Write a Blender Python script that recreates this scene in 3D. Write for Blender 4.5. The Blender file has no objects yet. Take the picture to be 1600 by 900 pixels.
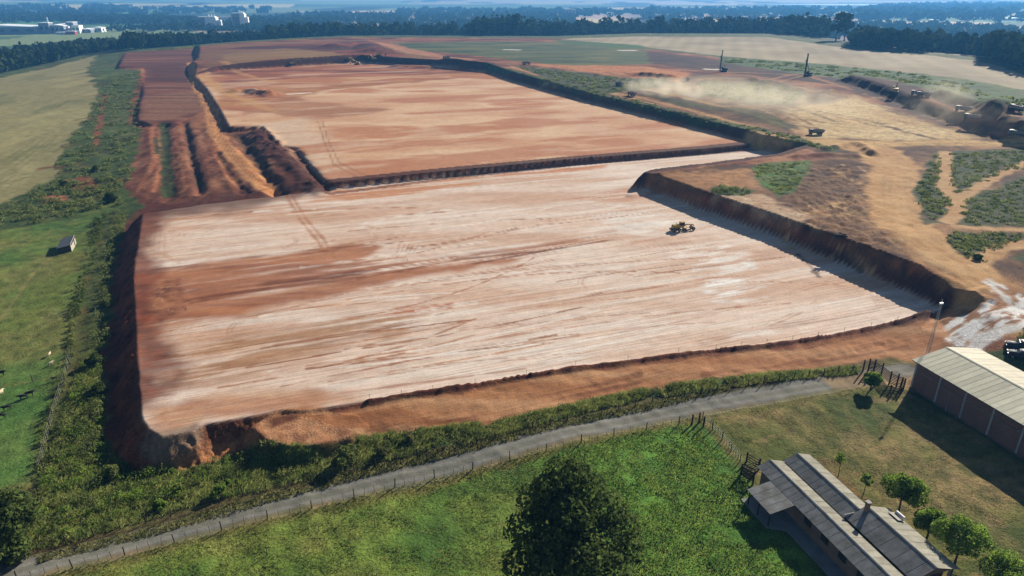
import bpy, bmesh, math, random
import numpy as np
from mathutils import Vector, Matrix

# ------------------------------------------------------------------ camera, light
sc = bpy.context.scene
COL = sc.collection
FPX, PITCH, CAMH = 1067.0, math.radians(23.3), 60.0
cam_d = bpy.data.cameras.new('camera'); cam = bpy.data.objects.new('camera', cam_d); COL.objects.link(cam)
cam.location = (0, 0, CAMH); cam.rotation_euler = (math.pi/2 - PITCH, 0, 0)
cam_d.sensor_width = 36.0; cam_d.lens = 36.0*FPX/1600.0; cam_d.clip_start = 0.5; cam_d.clip_end = 90000
sc.camera = cam
SUN_AZ, SUN_EL = math.radians(49), math.radians(27)      # azimuth counted from +X
world = bpy.data.worlds.new('World'); sc.world = world; world.use_nodes = True
wn = world.node_tree.nodes; wn.clear()
sky = wn.new('ShaderNodeTexSky'); sky.sky_type = 'NISHITA'; sky.sun_disc = False
sky.sun_elevation = SUN_EL; sky.sun_rotation = math.pi/2 - SUN_AZ; sky.altitude = 600
sky.air_density = 1.0; sky.dust_density = 0.6; sky.ozone_density = 1.0
bg = wn.new('ShaderNodeBackground'); bg.inputs[1].default_value = 0.05
wo = wn.new('ShaderNodeOutputWorld')
world.node_tree.links.new(sky.outputs[0], bg.inputs[0]); world.node_tree.links.new(bg.outputs[0], wo.inputs[0])
sd_ = bpy.data.lights.new('sun', 'SUN'); sun = bpy.data.objects.new('sun', sd_); COL.objects.link(sun)
sd_.energy = 5.0; sd_.angle = math.radians(0.55); sd_.color = (1.0, 0.91, 0.77)
tosun = Vector((math.cos(SUN_EL)*math.cos(SUN_AZ), math.cos(SUN_EL)*math.sin(SUN_AZ), math.sin(SUN_EL)))
sun.rotation_euler = tosun.to_track_quat('Z', 'Y').to_euler(); sun.location = tosun*400
vs = sc.view_settings; vs.view_transform = 'Standard'; vs.look = 'None'; vs.exposure = 0.92; vs.gamma = 1.0
vs.use_curve_mapping = False
sc.cycles.max_bounces = 5; sc.cycles.diffuse_bounces = 2; sc.cycles.glossy_bounces = 2
sc.cycles.transmission_bounces = 3; sc.cycles.transparent_max_bounces = 6; sc.cycles.volume_bounces = 0
sc.cycles.use_denoising = True

# ------------------------------------------------------------------ numeric helpers
RNG = np.random.default_rng(11)
random.seed(5)
def hsh(ix, iy, s):
    n = (ix.astype(np.int64)*374761393 + iy.astype(np.int64)*668265263 + s*974711) & 0x7fffffff
    n = ((n ^ (n >> 13))*1274126177) & 0x7fffffff
    return ((n ^ (n >> 16)) & 0xffff)/65535.0
def vn(x, y, s=0):
    x = np.asarray(x, float); y = np.asarray(y, float)
    ix = np.floor(x); iy = np.floor(y); fx = x-ix; fy = y-iy
    fx = fx*fx*(3-2*fx); fy = fy*fy*(3-2*fy)
    a = hsh(ix, iy, s); b = hsh(ix+1, iy, s); c = hsh(ix, iy+1, s); d = hsh(ix+1, iy+1, s)
    return (a+(b-a)*fx)*(1-fy) + (c+(d-c)*fx)*fy
def fbm(x, y, o=3, s=0):
    r = 0; a = 0.5; t = 0
    for k in range(o):
        r = r + a*vn(x*2**k+17.3*k, y*2**k+5.1*k, s+k); t += a; a *= 0.5
    return r/t
def sst(a, b, x):
    t = np.clip((x-a)/(b-a), 0, 1); return t*t*(3-2*t)
_c, _s = math.cos(PITCH), math.sin(PITCH)
def ray(px, py):
    x = (px-800)/FPX; y = -(py-450)/FPX
    return np.array([x, _c+y*_s, -_s+y*_c])
def P(px, py, z=0.0):
    d = ray(px, py); t = (z-CAMH)/d[2]; return np.array([d[0]*t, d[1]*t, z])
def seg_d(x, y, a, b):
    ex, ey = b[0]-a[0], b[1]-a[1]; L = ex*ex+ey*ey+1e-9
    t = np.clip(((x-a[0])*ex+(y-a[1])*ey)/L, 0, 1)
    return np.hypot(x-a[0]-t*ex, y-a[1]-t*ey)
def poly_sd(x, y, pts):
    """signed distance to a closed polygon, negative inside"""
    d = np.full(x.shape, 1e9); ins = np.zeros(x.shape, bool); n = len(pts)
    for i in range(n):
        a, b = pts[i], pts[(i+1) % n]
        d = np.minimum(d, seg_d(x, y, a, b))
        cond = (a[1] > y) != (b[1] > y)
        xi = (b[0]-a[0])*(y-a[1])/((b[1]-a[1]) if abs(b[1]-a[1]) > 1e-9 else 1e-9)+a[0]
        ins ^= cond & (x < xi)
    return np.where(ins, -d, d)
def line_d(x, y, pts):
    d = np.full(x.shape, 1e9)
    for i in range(len(pts)-1): d = np.minimum(d, seg_d(x, y, pts[i], pts[i+1]))
    return d
def near(x, y, pts, m):
    p = np.array([q[:2] for q in pts]); return np.nonzero((x > p[:, 0].min()-m) & (x < p[:, 0].max()+m) & (y > p[:, 1].min()-m) & (y < p[:, 1].max()+m))[0]
def PP(pts, z=0.0): return [tuple(P(a, b, z)[:2]) for a, b in pts]

# ------------------------------------------------------------------ height of the land
CTRL = [(20,890,-1.2),(400,790,-.8),(700,725,-.4),(1000,660,0),(1330,590,.2),(1420,575,.3),(900,895,-.2),(1250,850,0),(1100,760,0),
 (1550,850,0),(1450,640,0),(1417,608,0),(1590,730,0),(0,600,-3),(60,740,-2.2),(0,400,-4),(105,392,-4),(150,340,-4),(100,300,-4),(0,200,-4),
 (120,170,-3),(150,95,-3),(0,125,-4.5),(215,735,-1.8),(160,560,-2),(170,420,-2.6),(200,330,-3),(330,715,-1.6),(480,700,-.6),(480,660,1.4),(560,655,1.7),(620,675,1.2),(640,650,1.7),(900,592,1.8),(1100,566,1.85),(1300,542,1.9),
 (900,622,1.5),(1200,562,1.7),(1440,512,2),(1530,455,7.0),(1495,440,7.1),(1460,425,7.1),(1560,470,4.9),(1500,500,2.6),(1400,300,7),(1270,250,7.2),(1100,270,7.1),(1300,340,7.1),(1500,300,7.5),(1590,400,6.3),
 (1590,480,4.0),(1610,500,3.4),(1580,535,2.8),(1500,520,2.4),(1275,210,8),(1150,170,9),(1000,140,9),(870,120,9.5),(760,100,9.5),(1500,220,9),(1590,180,10),
 (1400,140,12),(1263,115,11),(1131,108,10.5),(1000,90,10),(800,75,10),(600,66,9),(400,70,8.5),(350,97,8.6),(440,93,9.8),(560,87,10.2),(640,94,9.6),(320,76,6.5),(250,100,1),(200,88,0),(1000,62,11),
 (1300,82,13),(1500,107,13),(1600,138,12),(250,150,0.5),(280,250,0),(340,260,1.2),(220,280,-1.5),(430,262,2.4),(395,215,2.5),(310,135,1.2),
 (-300,600,-3),(-250,200,-5),(1900,800,0),(1900,500,3),(1900,250,10),(800,1100,0),(300,1050,-1),(1400,1050,0)]
_cw = np.array([P(a, b, z) for a, b, z in CTRL])
_S = 200.0
def _U(r2): return np.where(r2 < 1e-9, 0, r2*np.log(np.maximum(r2, 1e-9)))
def _tps():
    p = _cw[:, :2]/_S; n = len(p); d2 = ((p[:, None]-p[None])**2).sum(-1)
    K = _U(d2)+np.eye(n)*0.004; Q = np.c_[np.ones(n), p]
    A = np.zeros((n+3, n+3)); A[:n, :n] = K; A[:n, n:] = Q; A[n:, :n] = Q.T
    return np.linalg.solve(A, np.r_[_cw[:, 2], 0, 0, 0])
_w = _tps()
def base_h(x, y):
    xs = np.clip(x, -750, 800)/_S; ys = np.clip(y, 20, 1250)/_S; z = _w[-3]+_w[-2]*xs+_w[-1]*ys
    for i in range(len(_cw)):
        z = z+_w[i]*_U((xs-_cw[i, 0]/_S)**2+(ys-_cw[i, 1]/_S)**2)
    return np.clip(z, -7, 14)
CREST = PP([(0,118)],-4.5)+PP([(150,87)],-3)+PP([(195,80)],0)+PP([(300,71)],6)+PP([(330,66)],8)+PP([(450,60),(540,56),(700,58)],8.5)+PP([(870,57),(1000,54.5),(1200,58)],11)+PP([(1330,78),(1450,87),(1540,99),(1600,116)],13)
SITE = [(-1400, 300), (-900, 470)]+CREST+[(900, 380), (1400, 250), (1400, -400), (-1400, -400)]
def far_h(x, y):
    r = np.hypot(x, y)
    z = -17+8*(fbm(x/900, y/1400, 2, 40)-.5)+22*sst(2500, 9000, r)
    z = z+30*(fbm(x/4200+3, y/3800, 2, 44)-.45)*sst(2600, 6000, r)
    return np.minimum(z, 38)
LPAD = PP([(223,334),(209,425),(213,520),(218,600),(223,655),(232,670),(252,682),(300,674),(320,662),(400,649),(440,641),(480,641),(575,627),(700,609),(900,576),
 (1100,550),(1200,540),(1300,525),(1400,505),(1455,490),(1468,484),(1395,447),(1200,366),(1095,329),(1020,300),(985,292),(1012,284),(1100,274),(1200,260),(1245,247),
 (1180,233),(1100,241),(900,258),(700,277),(515,297),(430,306),(320,319)], 2.0)
UPAD = PP([(517,291),(466,234),(440,230),(411,197),(358,197),(346,173),(324,139),(305,118),(345,111),(440,105),(560,98),(640,103),(700,107),(760,113),(800,127),
 (907,157),(1050,192),(1180,225),(1100,232),(900,248),(700,268)], 4.0)
TERR = PP([(225,105),(224,149),(219,160),(217,187),(235,193),(271,191),(300,183),(318,172),(300,134),(296,103),(305,95),(305,76),(196,82),(186,104)], 1.0)
# (polyline, width, height): banks, gullies, heaps
RIDGES = [
 (PP([(576,627),(700,609),(900,575),(1100,549),(1200,539),(1300,524),(1405,503),(1450,490)],2.2), .55, .5),
 (PP([(985,287),(1015,279),(1100,268),(1200,254)],6), 1.2, .5),
 (PP([(1012,276),(1200,337),(1400,410),(1500,447),(1535,463)],6.3), 1.0, .35),
 (PP([(1535,463),(1510,474),(1478,484)],4.5), .6, .25),
 (PP([(256,196),(258,240),(264,305)],0), 2.4, -.8), (PP([(289,192),(300,250),(313,297)],.5), 1.4, -1.2),
 (PP([(275,194),(288,250),(297,300)],.5), 1.6, .4),(PP([(235,198),(240,260),(225,300)],.5), 3.0, .5),(PP([(325,195),(340,240),(365,292)],.5), 2.2, .5),(PP([(302,200),(318,250),(335,300)],.5), 1.8, .4),
 (PP([(340,240),(360,275),(385,300)],1.2), 1.3, -.8),
 (PP([(372,212),(400,250),(435,302)],2), 2.6, -1.9), (PP([(400,205),(440,245),(495,296)],3), 3.6, 1.2),
 (PP([(440,232),(459,235),(470,250),(510,293)],3), 1.5, -1.0),
 (PP([(365,144),(385,142),(400,146),(420,150)],4), 4.5, 2.6),
 (PP([(215,345),(200,420),(196,560),(200,640)],-2), 1.6, .5),
 (PP([(405,300),(330,314),(260,322)],1.5), 1.5, .7),
 (PP([(620,104),(700,105),(760,110)],4.5), 6, 1.8),(PP([(520,76),(570,70),(590,84)],9), 14, 3.5),
 (PP([(1285,155),(1270,160),(1300,150)],9), 3, 1.6),
 
 (PP([(1560,178),(1590,170),(1610,180)],15), 9, 3),
 (PP([(985,118),(1048,123)],9.5), 4, 2.2),(PP([(1100,130),(1180,128),(1250,145)],10), 5, 2.0),
 (PP([(1290,236),(1340,228),(1362,244)],7), 2.2, 1.2),(PP([(1245,246),(1290,244),(1340,247)],7), 2.0, .9)]
CHURN = PP([(1225,262),(1300,256),(1350,262),(1372,300),(1385,350),(1430,395),(1350,392),(1250,350),(1215,315)], 7)
HILL = PP([(1300,127),(1345,141),(1400,160),(1470,184),(1560,214),(1660,228),(1760,205),(1600,164),(1450,141),(1370,131)], 11)
HILL2 = PP([(1440,149),(1500,170),(1570,200),(1640,212),(1720,200),(1600,170),(1500,152)], 14)
RA, RB = P(1462,488,2), P(1540,470,5.6)
RAMP = PP([(1455,491),(1470,485)],2.1)+PP([(1500,476)],3.8)+PP([(1533,467)],5.5)+PP([(1565,472),(1575,490)],5.4)+PP([(1530,505),(1480,522)],3)+PP([(1440,512)],2)
FAN = PP([(395,672),(425,650),(480,642),(560,655),(575,670),(548,688),(500,700),(455,703),(415,692)], 1.0)
def land_h(x, y, fine=True):
    x = np.asarray(x, float); y = np.asarray(y, float)
    sdS = poly_sd(x, y, SITE); m = sst(0, 330, sdS)
    z = base_h(x, y)*(1-m)+far_h(x, y)*m
    if fine:
        rough = 0.5*(fbm(x/9, y/9, 3, 3)-.5)+.22*(fbm(x/1.7, y/1.7, 2, 8)-.5)
        z = z+rough*np.where(sdS < 0, 1, 1.5)
    if fine:
        for poly, amp, sc_ in ((CHURN, 1.0, 2.6),):
            i = near(x, y, poly, 4)
            if len(i):
                w = 1-sst(-6, 2, poly_sd(x[i], y[i], poly)); z[i] += w*amp*(np.abs(fbm(x[i]/sc_, y[i]/sc_, 3, 15)-.5)*2.2-.35)
    for poly, up, wd in ((HILL, 4.2, 7), (HILL2, 3.4, 6)):
        i = near(x, y, poly, 4)
        if len(i): z[i] += up*sst(0, wd, -poly_sd(x[i], y[i], poly)+(2.0*(fbm(x[i]/7, y[i]/7, 3, 18)-.5) if fine else 0))
    i = near(x, y, FAN, 10)
    if len(i):
        d = np.maximum(poly_sd(x[i], y[i], FAN), 0); z[i] = np.maximum(z[i], 1.6-d*1.25+.25*(vn(x[i]/1.5, y[i]/1.5, 5)-.5))
    for poly, pz, cut, fill, wob in ((TERR, 1.0, 1.0, .75, .5), (UPAD, 4.0, 1.15, 1.0, .12), (LPAD, 2.0, 1.9, .95, .16)):
        i = near(x, y, poly, 24)
        if not len(i): continue
        xx, yy = x[i], y[i]
        d = poly_sd(xx, yy, poly)+wob*(fbm(xx/1.9, yy/1.9, 3, 21)-.5)*2 if fine else poly_sd(xx, yy, poly)
        d = np.maximum(d, 0)
        g = 1.0+(.1*(fbm(xx/2.0, yy/2.6, 2, 31)-.5)*2 if fine else 0)
        n = .05*(vn(xx/3, yy/3, 2)-.5) if fine else 0
        zz = np.clip(z[i], pz-d*fill*g, pz+d*cut*g)+n
        if fine: zz = zz+(fbm(xx/1.1, yy/1.1, 3, 36)-.5)*sst(.15, 1.0, d)*(1-sst(3.5, 6, d))*np.where(zz < pz, 1.3, .12)*sst(.35, .9, np.abs(zz-pz))
        z[i] = zz
    i = near(x, y, RAMP, 16)
    if len(i):
        xx, yy = x[i], y[i]; d = np.maximum(poly_sd(xx, yy, RAMP), 0); t = np.clip(((xx-RA[0])*(RB[0]-RA[0])+(yy-RA[1])*(RB[1]-RA[1]))/((RB[0]-RA[0])**2+(RB[1]-RA[1])**2), 0, 1); pz = 2+2.8*t
        z[i] = np.clip(z[i], pz-d*.2, pz+d*1.9)
    for pts, wd, hh in RIDGES:
        i = near(x, y, pts, wd*3)
        if not len(i): continue
        d = line_d(x[i], y[i], pts)
        if fine: d = np.abs(d+(wd*.9 if wd < 5 else 0)*(fbm(x[i]/5, y[i]/5, 2, 63)-.5)*1.4)*(.75+.5*vn(x[i]/2.5, y[i]/2.5, 61))
        z[i] += hh*np.exp(-(d/wd)**2)*((.6+.8*vn(x[i]/(wd*2), y[i]/(wd*2), 62)) if fine else 1)
    return z
def hit(px, py, rmax=30000.0):
    d = ray(px, py); t = np.geomspace(30, rmax, 900)
    z = land_h(d[0]*t, d[1]*t, False); g = CAMH+d[2]*t-z
    k = np.nonzero(g < 0)[0]
    if not len(k): return np.array([d[0]*t[-1], d[1]*t[-1], z[-1]])
    k = max(k[0], 1); t0, t1 = t[k-1], t[k]; tt = np.linspace(t0, t1, 60)
    g = CAMH+d[2]*tt-land_h(d[0]*tt, d[1]*tt, False); j = np.nonzero(g < 0)[0]; tq = tt[j[0]] if len(j) else t1
    x, y = d[0]*tq, d[1]*tq
    return np.array([x, y, float(land_h(np.array([x]), np.array([y]), False)[0])])
def gz(x, y): return float(land_h(np.array([float(x)]), np.array([float(y)]))[0])
def HH(pts): return [tuple(hit(a, b)[:2]) for a, b in pts]

# ------------------------------------------------------------------ land grid
rs = [20.0]
while rs[-1] < 1160: rs.append(rs[-1]+min((rs[-1]**2+3600)/60*.0016, .95 if rs[-1] < 330 else (1.9 if rs[-1] < 700 else 3.0)))
st = 3.0
while rs[-1] < 42000: st *= 1.075; rs.append(rs[-1]+st)
rs = np.array(rs); az = np.radians(np.linspace(-51, 51, 740))
NR, NA = len(rs), len(az)
RR, AA = np.meshgrid(rs, az, indexing='ij')
X = (RR*np.sin(AA)).ravel(); Y = (RR*np.cos(AA)).ravel()
Z = land_h(X, Y)
N = len(X)
_Zg = Z.reshape(NR, NA)
def grid_z(x, y):
    x = np.asarray(x, float); y = np.asarray(y, float)
    fr = np.clip(np.interp(np.hypot(x, y), rs, np.arange(NR)), 0, NR-1.001); fa = np.clip((np.arctan2(x, y)-az[0])/(az[1]-az[0]), 0, NA-1.001)
    i = fr.astype(int); j = fa.astype(int); u = fr-i; v = fa-j
    return (_Zg[i, j]*(1-v)+_Zg[i, j+1]*v)*(1-u)+(_Zg[i+1, j]*(1-v)+_Zg[i+1, j+1]*v)*u
def hit(px, py, rmax=30000.0):
    d = ray(px, py); t = np.geomspace(34, rmax, 1500)
    g = CAMH+d[2]*t-grid_z(d[0]*t, d[1]*t); k = np.nonzero(g < 0)[0]
    if not len(k): return np.array([d[0]*t[-1], d[1]*t[-1], float(grid_z(d[0]*t[-1], d[1]*t[-1]))])
    k = max(k[0], 1); t0, t1 = t[k-1], t[k]; g0, g1 = g[k-1], g[k]; tq = t0+(t1-t0)*g0/(g0-g1+1e-12)
    return np.array([d[0]*tq, d[1]*tq, float(grid_z(d[0]*tq, d[1]*tq))])
def gz(x, y): return float(grid_z(x, y))

# ------------------------------------------------------------------ land colour (albedo) and regions
C = np.zeros((N, 3)); STRK = np.zeros(N); VARY = np.full(N, .5); ROUGH = np.full(N, .5); REG = np.zeros(N, np.int16)
def lin(r, g, b, k=1.0):
    f = lambda c: ((c/255+.055)/1.055)**2.4 if c > 10 else c/255/12.92
    return np.array([f(r), f(g), f(b)])*k
def mix(idx, w, col):
    w = np.asarray(w)[:, None]; C[idx] = C[idx]*(1-w)+np.asarray(col)*w
def area(pts, m=14):
    i = near(X, Y, pts, m); return i, poly_sd(X[i], Y[i], pts)
def paint(pts, cols, soft=.6, warp=(1.5, 4), nz=(8, 8), reg=None, vary=None, rough=None, strk=None, op=1.0, pat=None):
    """fill a polygon with a noise mix of colours, ragged edge"""
    i, d = area(pts, 6+warp[0]*3)
    if not len(i): return
    x, y = X[i], Y[i]
    d = d+warp[0]*(fbm(x/warp[1], y/warp[1], 3, 77)-.5)*2
    w = 1-sst(-soft, soft, d); w = w*op
    if pat is not None: w = w*pat(x, y)
    n = fbm(x/nz[0], y/nz[1], 4, 91); n = np.clip((n-.28)/.44, 0, 1)*(len(cols)-1)
    k = np.minimum(n.astype(int), len(cols)-2) if len(cols) > 1 else np.zeros(len(i), int)
    ca = np.array(cols)
    col = ca[k]+(ca[np.minimum(k+1, len(cols)-1)]-ca[k])*(n-k)[:, None] if len(cols) > 1 else np.repeat(ca, len(i), 0)
    mix(i, w, col)
    h = w > .5
    if reg is not None: REG[i[h]] = reg
    if vary is not None: VARY[i[h]] = vary
    if rough is not None: ROUGH[i[h]] = rough
    if strk is not None: STRK[i] = STRK[i]*(1-w)+strk*w
def stroke(pts, wd, cols, soft=.5, warp=(.8, 4), op=1.0, reg=None, vary=None, rough=None, pat=None, strk=None):
    i = near(X, Y, pts, wd+6)
    if not len(i): return
    x, y = X[i], Y[i]
    d = line_d(x, y, pts)+warp[0]*(fbm(x/warp[1], y/warp[1], 3, 55)-.5)*2
    w = (1-sst(wd/2-soft, wd/2+soft, d))*op
    if pat is not None: w = w*pat(x, y)
    n = np.clip((fbm(x/3, y/3, 3, 33)-.25)/.5, 0, 1)[:, None]; ca = np.array(cols)
    mix(i, w, ca[0]+(ca[-1]-ca[0])*n)
    h = w > .5
    if reg is not None: REG[i[h]] = reg
    if vary is not None: VARY[i[h]] = vary
    if rough is not None: ROUGH[i[h]] = rough
    if strk is not None: STRK[i] = STRK[i]*(1-w)+strk*w
K = .60
def L(r, g, b): return lin(r, g, b, K)
CREAM, PALE, TAN, ORNG = L(226,198,176), L(238,220,205), L(205,160,128), L(200,136,88)
BRWN, RED, DKRED, SOIL = L(160,100,68), L(140,72,48), L(92,46,36), L(78,46,40)
YDIRT, YDK, YLT = L(182,142,92), L(135,100,66), L(205,172,122)
G_PAST, G_LT, G_OLV, G_DK, G_BRT = L(74,94,46), L(98,114,52), L(122,118,62), L(54,70,38), L(72,114,46)
STRAW, STRAW2 = L(150,142,96), L(128,126,80)
ANG = math.radians(20); ca_, sa_ = math.cos(ANG), math.sin(ANG)
def al(x, y): return x*ca_+y*sa_, -x*sa_+y*ca_
def strp(la, lb, lo, hi, s):
    def f(x, y):
        a, b = al(x, y); return sst(lo, hi, fbm(a/la, b/lb, 4, s))
    return f
# ground cover everywhere first: rough green scrub inside the site, a patchwork far away
n1 = fbm(X/16, Y/16, 4, 1); n2 = fbm(X/3, Y/3, 3, 2)
C[:] = G_DK+(G_PAST-G_DK)*np.clip(n1*1.6-.3, 0, 1)[:, None]
C += (G_OLV-G_DK)*.5*np.clip(n2*2-.9, 0, 1)[:, None]
VARY[:] = .8; ROUGH[:] = .9
n3 = fbm(X/7, Y/7, 4, 6); C += (L(128,98,66)-G_DK)*.55*np.clip(n3*3.2-1.75, 0, 1)[:, None]; C += (L(96,118,58)-G_DK)*.6*np.clip(fbm(X/11+40, Y/11, 3, 7)*3-1.5, 0, 1)[:, None]
sdS = poly_sd(X, Y, SITE); far = sdS > 25
REG[far] = 8
ix = np.nonzero(far)[0]; xf, yf = X[ix], Y[ix]
wx = xf+260*(fbm(xf/500, yf/500, 2, 9)-.5); wy = yf+500*(fbm(xf/700, yf/700, 2, 10)-.5)
rr = np.hypot(wx, wy); cellx = np.floor(wx/(rr*.26+60)+.5*np.floor(np.log(rr)*5)); celly = np.floor(np.log(rr)*5.0)
hc = hsh(cellx, celly, 5); hd = hsh(cellx, celly, 6)
PALF = np.array([L(205,184,150), L(110,142,84), L(140,156,104), L(84,112,66), L(214,196,140), L(96,140,90), L(70,98,58), L(190,160,140)])
C[ix] = PALF[(hc*7.99).astype(int)]*(.8+.4*hd)[:, None]
fw = sst(.6, .68, fbm(xf/420, yf/900, 3, 12)); C[ix] = C[ix]*(1-fw[:, None])+L(38,54,32)*fw[:, None]
VARY[ix] = .3; ROUGH[ix] = .1

# left crop field and pasture, right crop field
paint(PP([(-500,190),(0,119)],-4)+PP([(150,87)],-3)+HH([(134,110),(150,135),(154,158),(140,180),(120,205),(95,250),(88,272),(50,297),(0,322)])+PP([(-500,460)],-4),
      [STRAW2, STRAW, STRAW, L(165,156,104)], 1.0, (5, 14), (14, 34), reg=2, vary=.25, rough=.15)
for k in range(16):   # swaths across the left field
    stroke(HH([(-20+k*2,150+k*11),(60-k,132+k*9.5),(118-k*1.5,118+k*7)]), 1.4, [L(128,126,76), L(176,166,116)], .7, (1.2, 12), .8)
for a in ((115,120),(125,133),(135,150),(120,186),(65,262)):
    stroke(HH([(a[0],a[1]+1),(a[0]+18,a[1]-2),(a[0]+34,a[1])]), 3.0, [G_DK, BRWN], 1, (1.5, 3), .8)
paint(HH([(-300,372),(0,361),(60,350),(163,334),(158,365),(135,425),(118,480),(108,560),(80,650),(60,742),(0,765),(-300,830)]),
      [L(84,112,52), L(98,122,56), L(110,126,58), L(122,126,66)], .8, (1.2, 5), (20, 12), reg=1, vary=.75, rough=.7)
lpp = HH([(-300,372),(0,361),(60,350),(163,334),(158,365),(135,425),(118,480),(108,560),(80,650),(60,742),(0,765),(-300,830)])
paint(lpp, [L(120,118,66)], .5, (.6, 3), op=.5, pat=lambda x, y: sst(.53, .68, fbm(x/3.5, y/3.5, 4, 131))); paint(lpp, [L(58,86,38)], .5, (.6, 3), op=.5, pat=lambda x, y: sst(.54, .68, fbm(x/2.2+9, y/2.2, 4, 132)))
paint(HH([(20,470),(60,440),(110,380),(150,350),(150,380),(112,480),(104,540),(60,530)]), [L(104,116,46), L(112,108,56)], 4, (5, 8), op=.55)
paint(HH([(70,480),(110,470),(98,500),(60,500)]), [L(150,146,100)], .6, (1, 3), op=.6, pat=lambda x, y: sst(.5, .62, fbm(x/2, y/1.2, 3, 4)))
paint(HH([(0,565),(100,552),(60,740),(0,765),(-300,830),(-300,580)]), [L(84,126,58), L(96,130,62)], 3, (3, 6), op=.6)
stroke(HH([(85,395),(50,430),(0,500)]), .7, [L(140,130,80)], .3, (.3, 4), .8); stroke(HH([(0,604),(60,594),(100,588)]), .6, [L(130,126,70)], .3, (.3, 3), .6)
paint(PP([(872,58),(1000,56),(1200,60),(1330,80),(1450,90),(1540,102),(1600,120)],12)+HH([(1900,215),(1900,230),(1600,140),(1500,122),(1300,101),(1130,88),(1010,74)]),
      [L(150,134,104), L(166,150,118), L(176,160,128)], 1.5, (4, 14), (40, 40), reg=2, vary=.2, rough=.15)
fp = HH([(1000,72)])[0]
i = np.nonzero(REG == 2)[0]; i = i[X[i] > 100]
C[i] *= (1+.07*np.sin((X[i]*.96-Y[i]*.28)/2.6))[:, None]

# earthworks: bare ground around and behind the pads
EARTH = PP([(195,82)],0)+PP([(300,73)],6)+PP([(330,67)],8)+PP([(450,62),(540,58),(700,60)],8.5)+PP([(870,60)],10)+HH([(1010,76),(1130,90),(1280,112),(1460,138),(1600,178),(1900,260),(1900,560),
  (1640,560),(1560,545),(1500,545),(1440,560),(1421,563),(1300,571),(1150,584),(1000,606),(800,651),(690,672),(560,676),(500,702),(420,700),(330,716),(290,728),(215,737),(170,710),(158,640),(172,560),(176,480),
  (185,400),(205,345),(225,318),(195,300),(210,260),(222,200),(200,192),(208,150),(220,110),(182,106)])
paint(EARTH, [DKRED, L(122,68,48), L(144,90,62), L(166,112,76)], 1.2, (3, 6), (22, 14), reg=5, vary=.55, rough=.7)
for q in ([(165,148),(158,180),(150,215)],[(160,190),(148,228)],[(128,280),(150,290)],[(100,282),(125,296)]): stroke(HH(q), 2.4, [L(150,88,62), RED], .8, (1.5, 3), .85)
paint(HH([(105,280),(140,275),(152,295),(120,300)]), [DKRED, L(150,90,64)], .8, (2, 3), (3, 3), op=.85); paint(HH([(65,306),(100,304),(104,314),(66,316)]), [L(176,116,84)], .8, (1.5, 3), op=.9)
# the right-hand dirt ground
paint(HH([(1014,277),(1200,256),(1300,246),(1180,206),(1000,150),(860,118),(800,100),(980,104),(1080,116),(1180,120),(1300,140),(1420,178),(1540,216),(1600,222),(1900,260),(1900,540),(1600,540),(1560,480),(1530,466),(1400,410),(1200,337)]),
      [L(80,54,40), L(110,76,52), L(134,96,64), L(160,118,80)], 1.5, (4, 8), (9, 8), vary=.85, rough=.9)
paint(HH([(1225,172),(1340,150),(1420,180),(1520,215),(1400,222),(1260,214)]), [L(190,156,104), YLT, L(214,186,136)], 4, (6, 12), (30, 20))
paint(HH([(816,99),(1010,104),(1080,115),(1060,128),(960,118),(880,108)]), [L(186,116,70), L(198,136,86)], 2, (3, 8))
paint(HH([(1010,79),(1130,95),(1280,116),(1460,142),(1600,182),(1900,262),(1900,280),(1640,228),(1560,220),(1470,190),(1400,168),(1300,132),(1180,118),(1060,106),(1000,96)]), [L(48,30,28), L(62,38,33), L(86,52,40), L(66,40,34)], 3, (5, 10), (26, 20), rough=.9)  # dark brown soil, painted darker still for slopes turned from the sun
for q in ([(1190,124),(1240,116),(1290,113)],[(1200,125),(1260,118),(1330,140)],[(1440,150),(1500,178),(1580,214)],[(1130,112),(1220,116),(1290,120)]):
    stroke(HH(q), 4, [L(170,118,80), L(150,96,64)], 1, (1.5, 8), .9)
# top plateau behind the upper pad
paint(PP([(308,78),(330,68),(570,62),(600,70),(680,88),(640,96),(560,90),(440,97),(345,104),(318,98)],9), [L(134,86,60), L(140,100,66), L(112,72,52)], 2, (6, 14), (60, 26), vary=.4)
paint(PP([(345,74),(420,70),(520,66),(575,64),(600,80),(640,90),(560,92),(500,84),(470,77)],9), [DKRED, SOIL, RED], 3, (8, 16), (50, 20))
paint(PP([(345,80),(440,76),(520,84),(540,90),(440,96),(350,100)],9), [L(160,122,74), L(134,100,62)], 3, (5, 12), (70, 22), op=.9)
paint(PP([(575,62),(610,70),(700,90),(760,96),(690,92),(640,86),(600,76)],9), [L(190,140,104), L(170,112,80)], 2, (3, 9))
# terrace on the left and the ribs below it
paint(TERR, [L(84,46,36), L(104,60,44), L(122,74,54), L(140,92,66)], .8, (1, 4), (60, 7), reg=10, vary=.5, rough=.5)
paint(PP([(224,150),(310,140),(324,172),(235,193),(217,187)],1), [L(132,86,60), L(150,110,82), L(120,76,56)], 4, (4, 8), (60, 5), op=.8)
paint(PP([(228,104),(290,98),(296,130),(230,128)],1), [SOIL, DKRED], 6, (6, 8), (40, 6), op=.75)
paint(HH([(222,196),(400,200),(430,300),(320,318),(250,320),(200,300)]), [L(104,62,46), L(132,82,60), L(156,106,78)], 1.5, (3, 6), (4, 14), vary=.8, rough=.9)
for q, w in (([(236,200),(242,250),(218,298)], 2.2), ([(250,200),(252,260),(240,300)], 1.6), ([(272,200),(282,250),(290,298)], 1.6), ([(326,215),(345,250),(372,300)], 3)):
    stroke(HH(q), w, [L(196,132,92), L(170,98,64)], .6, (1, 3), .8)
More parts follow.
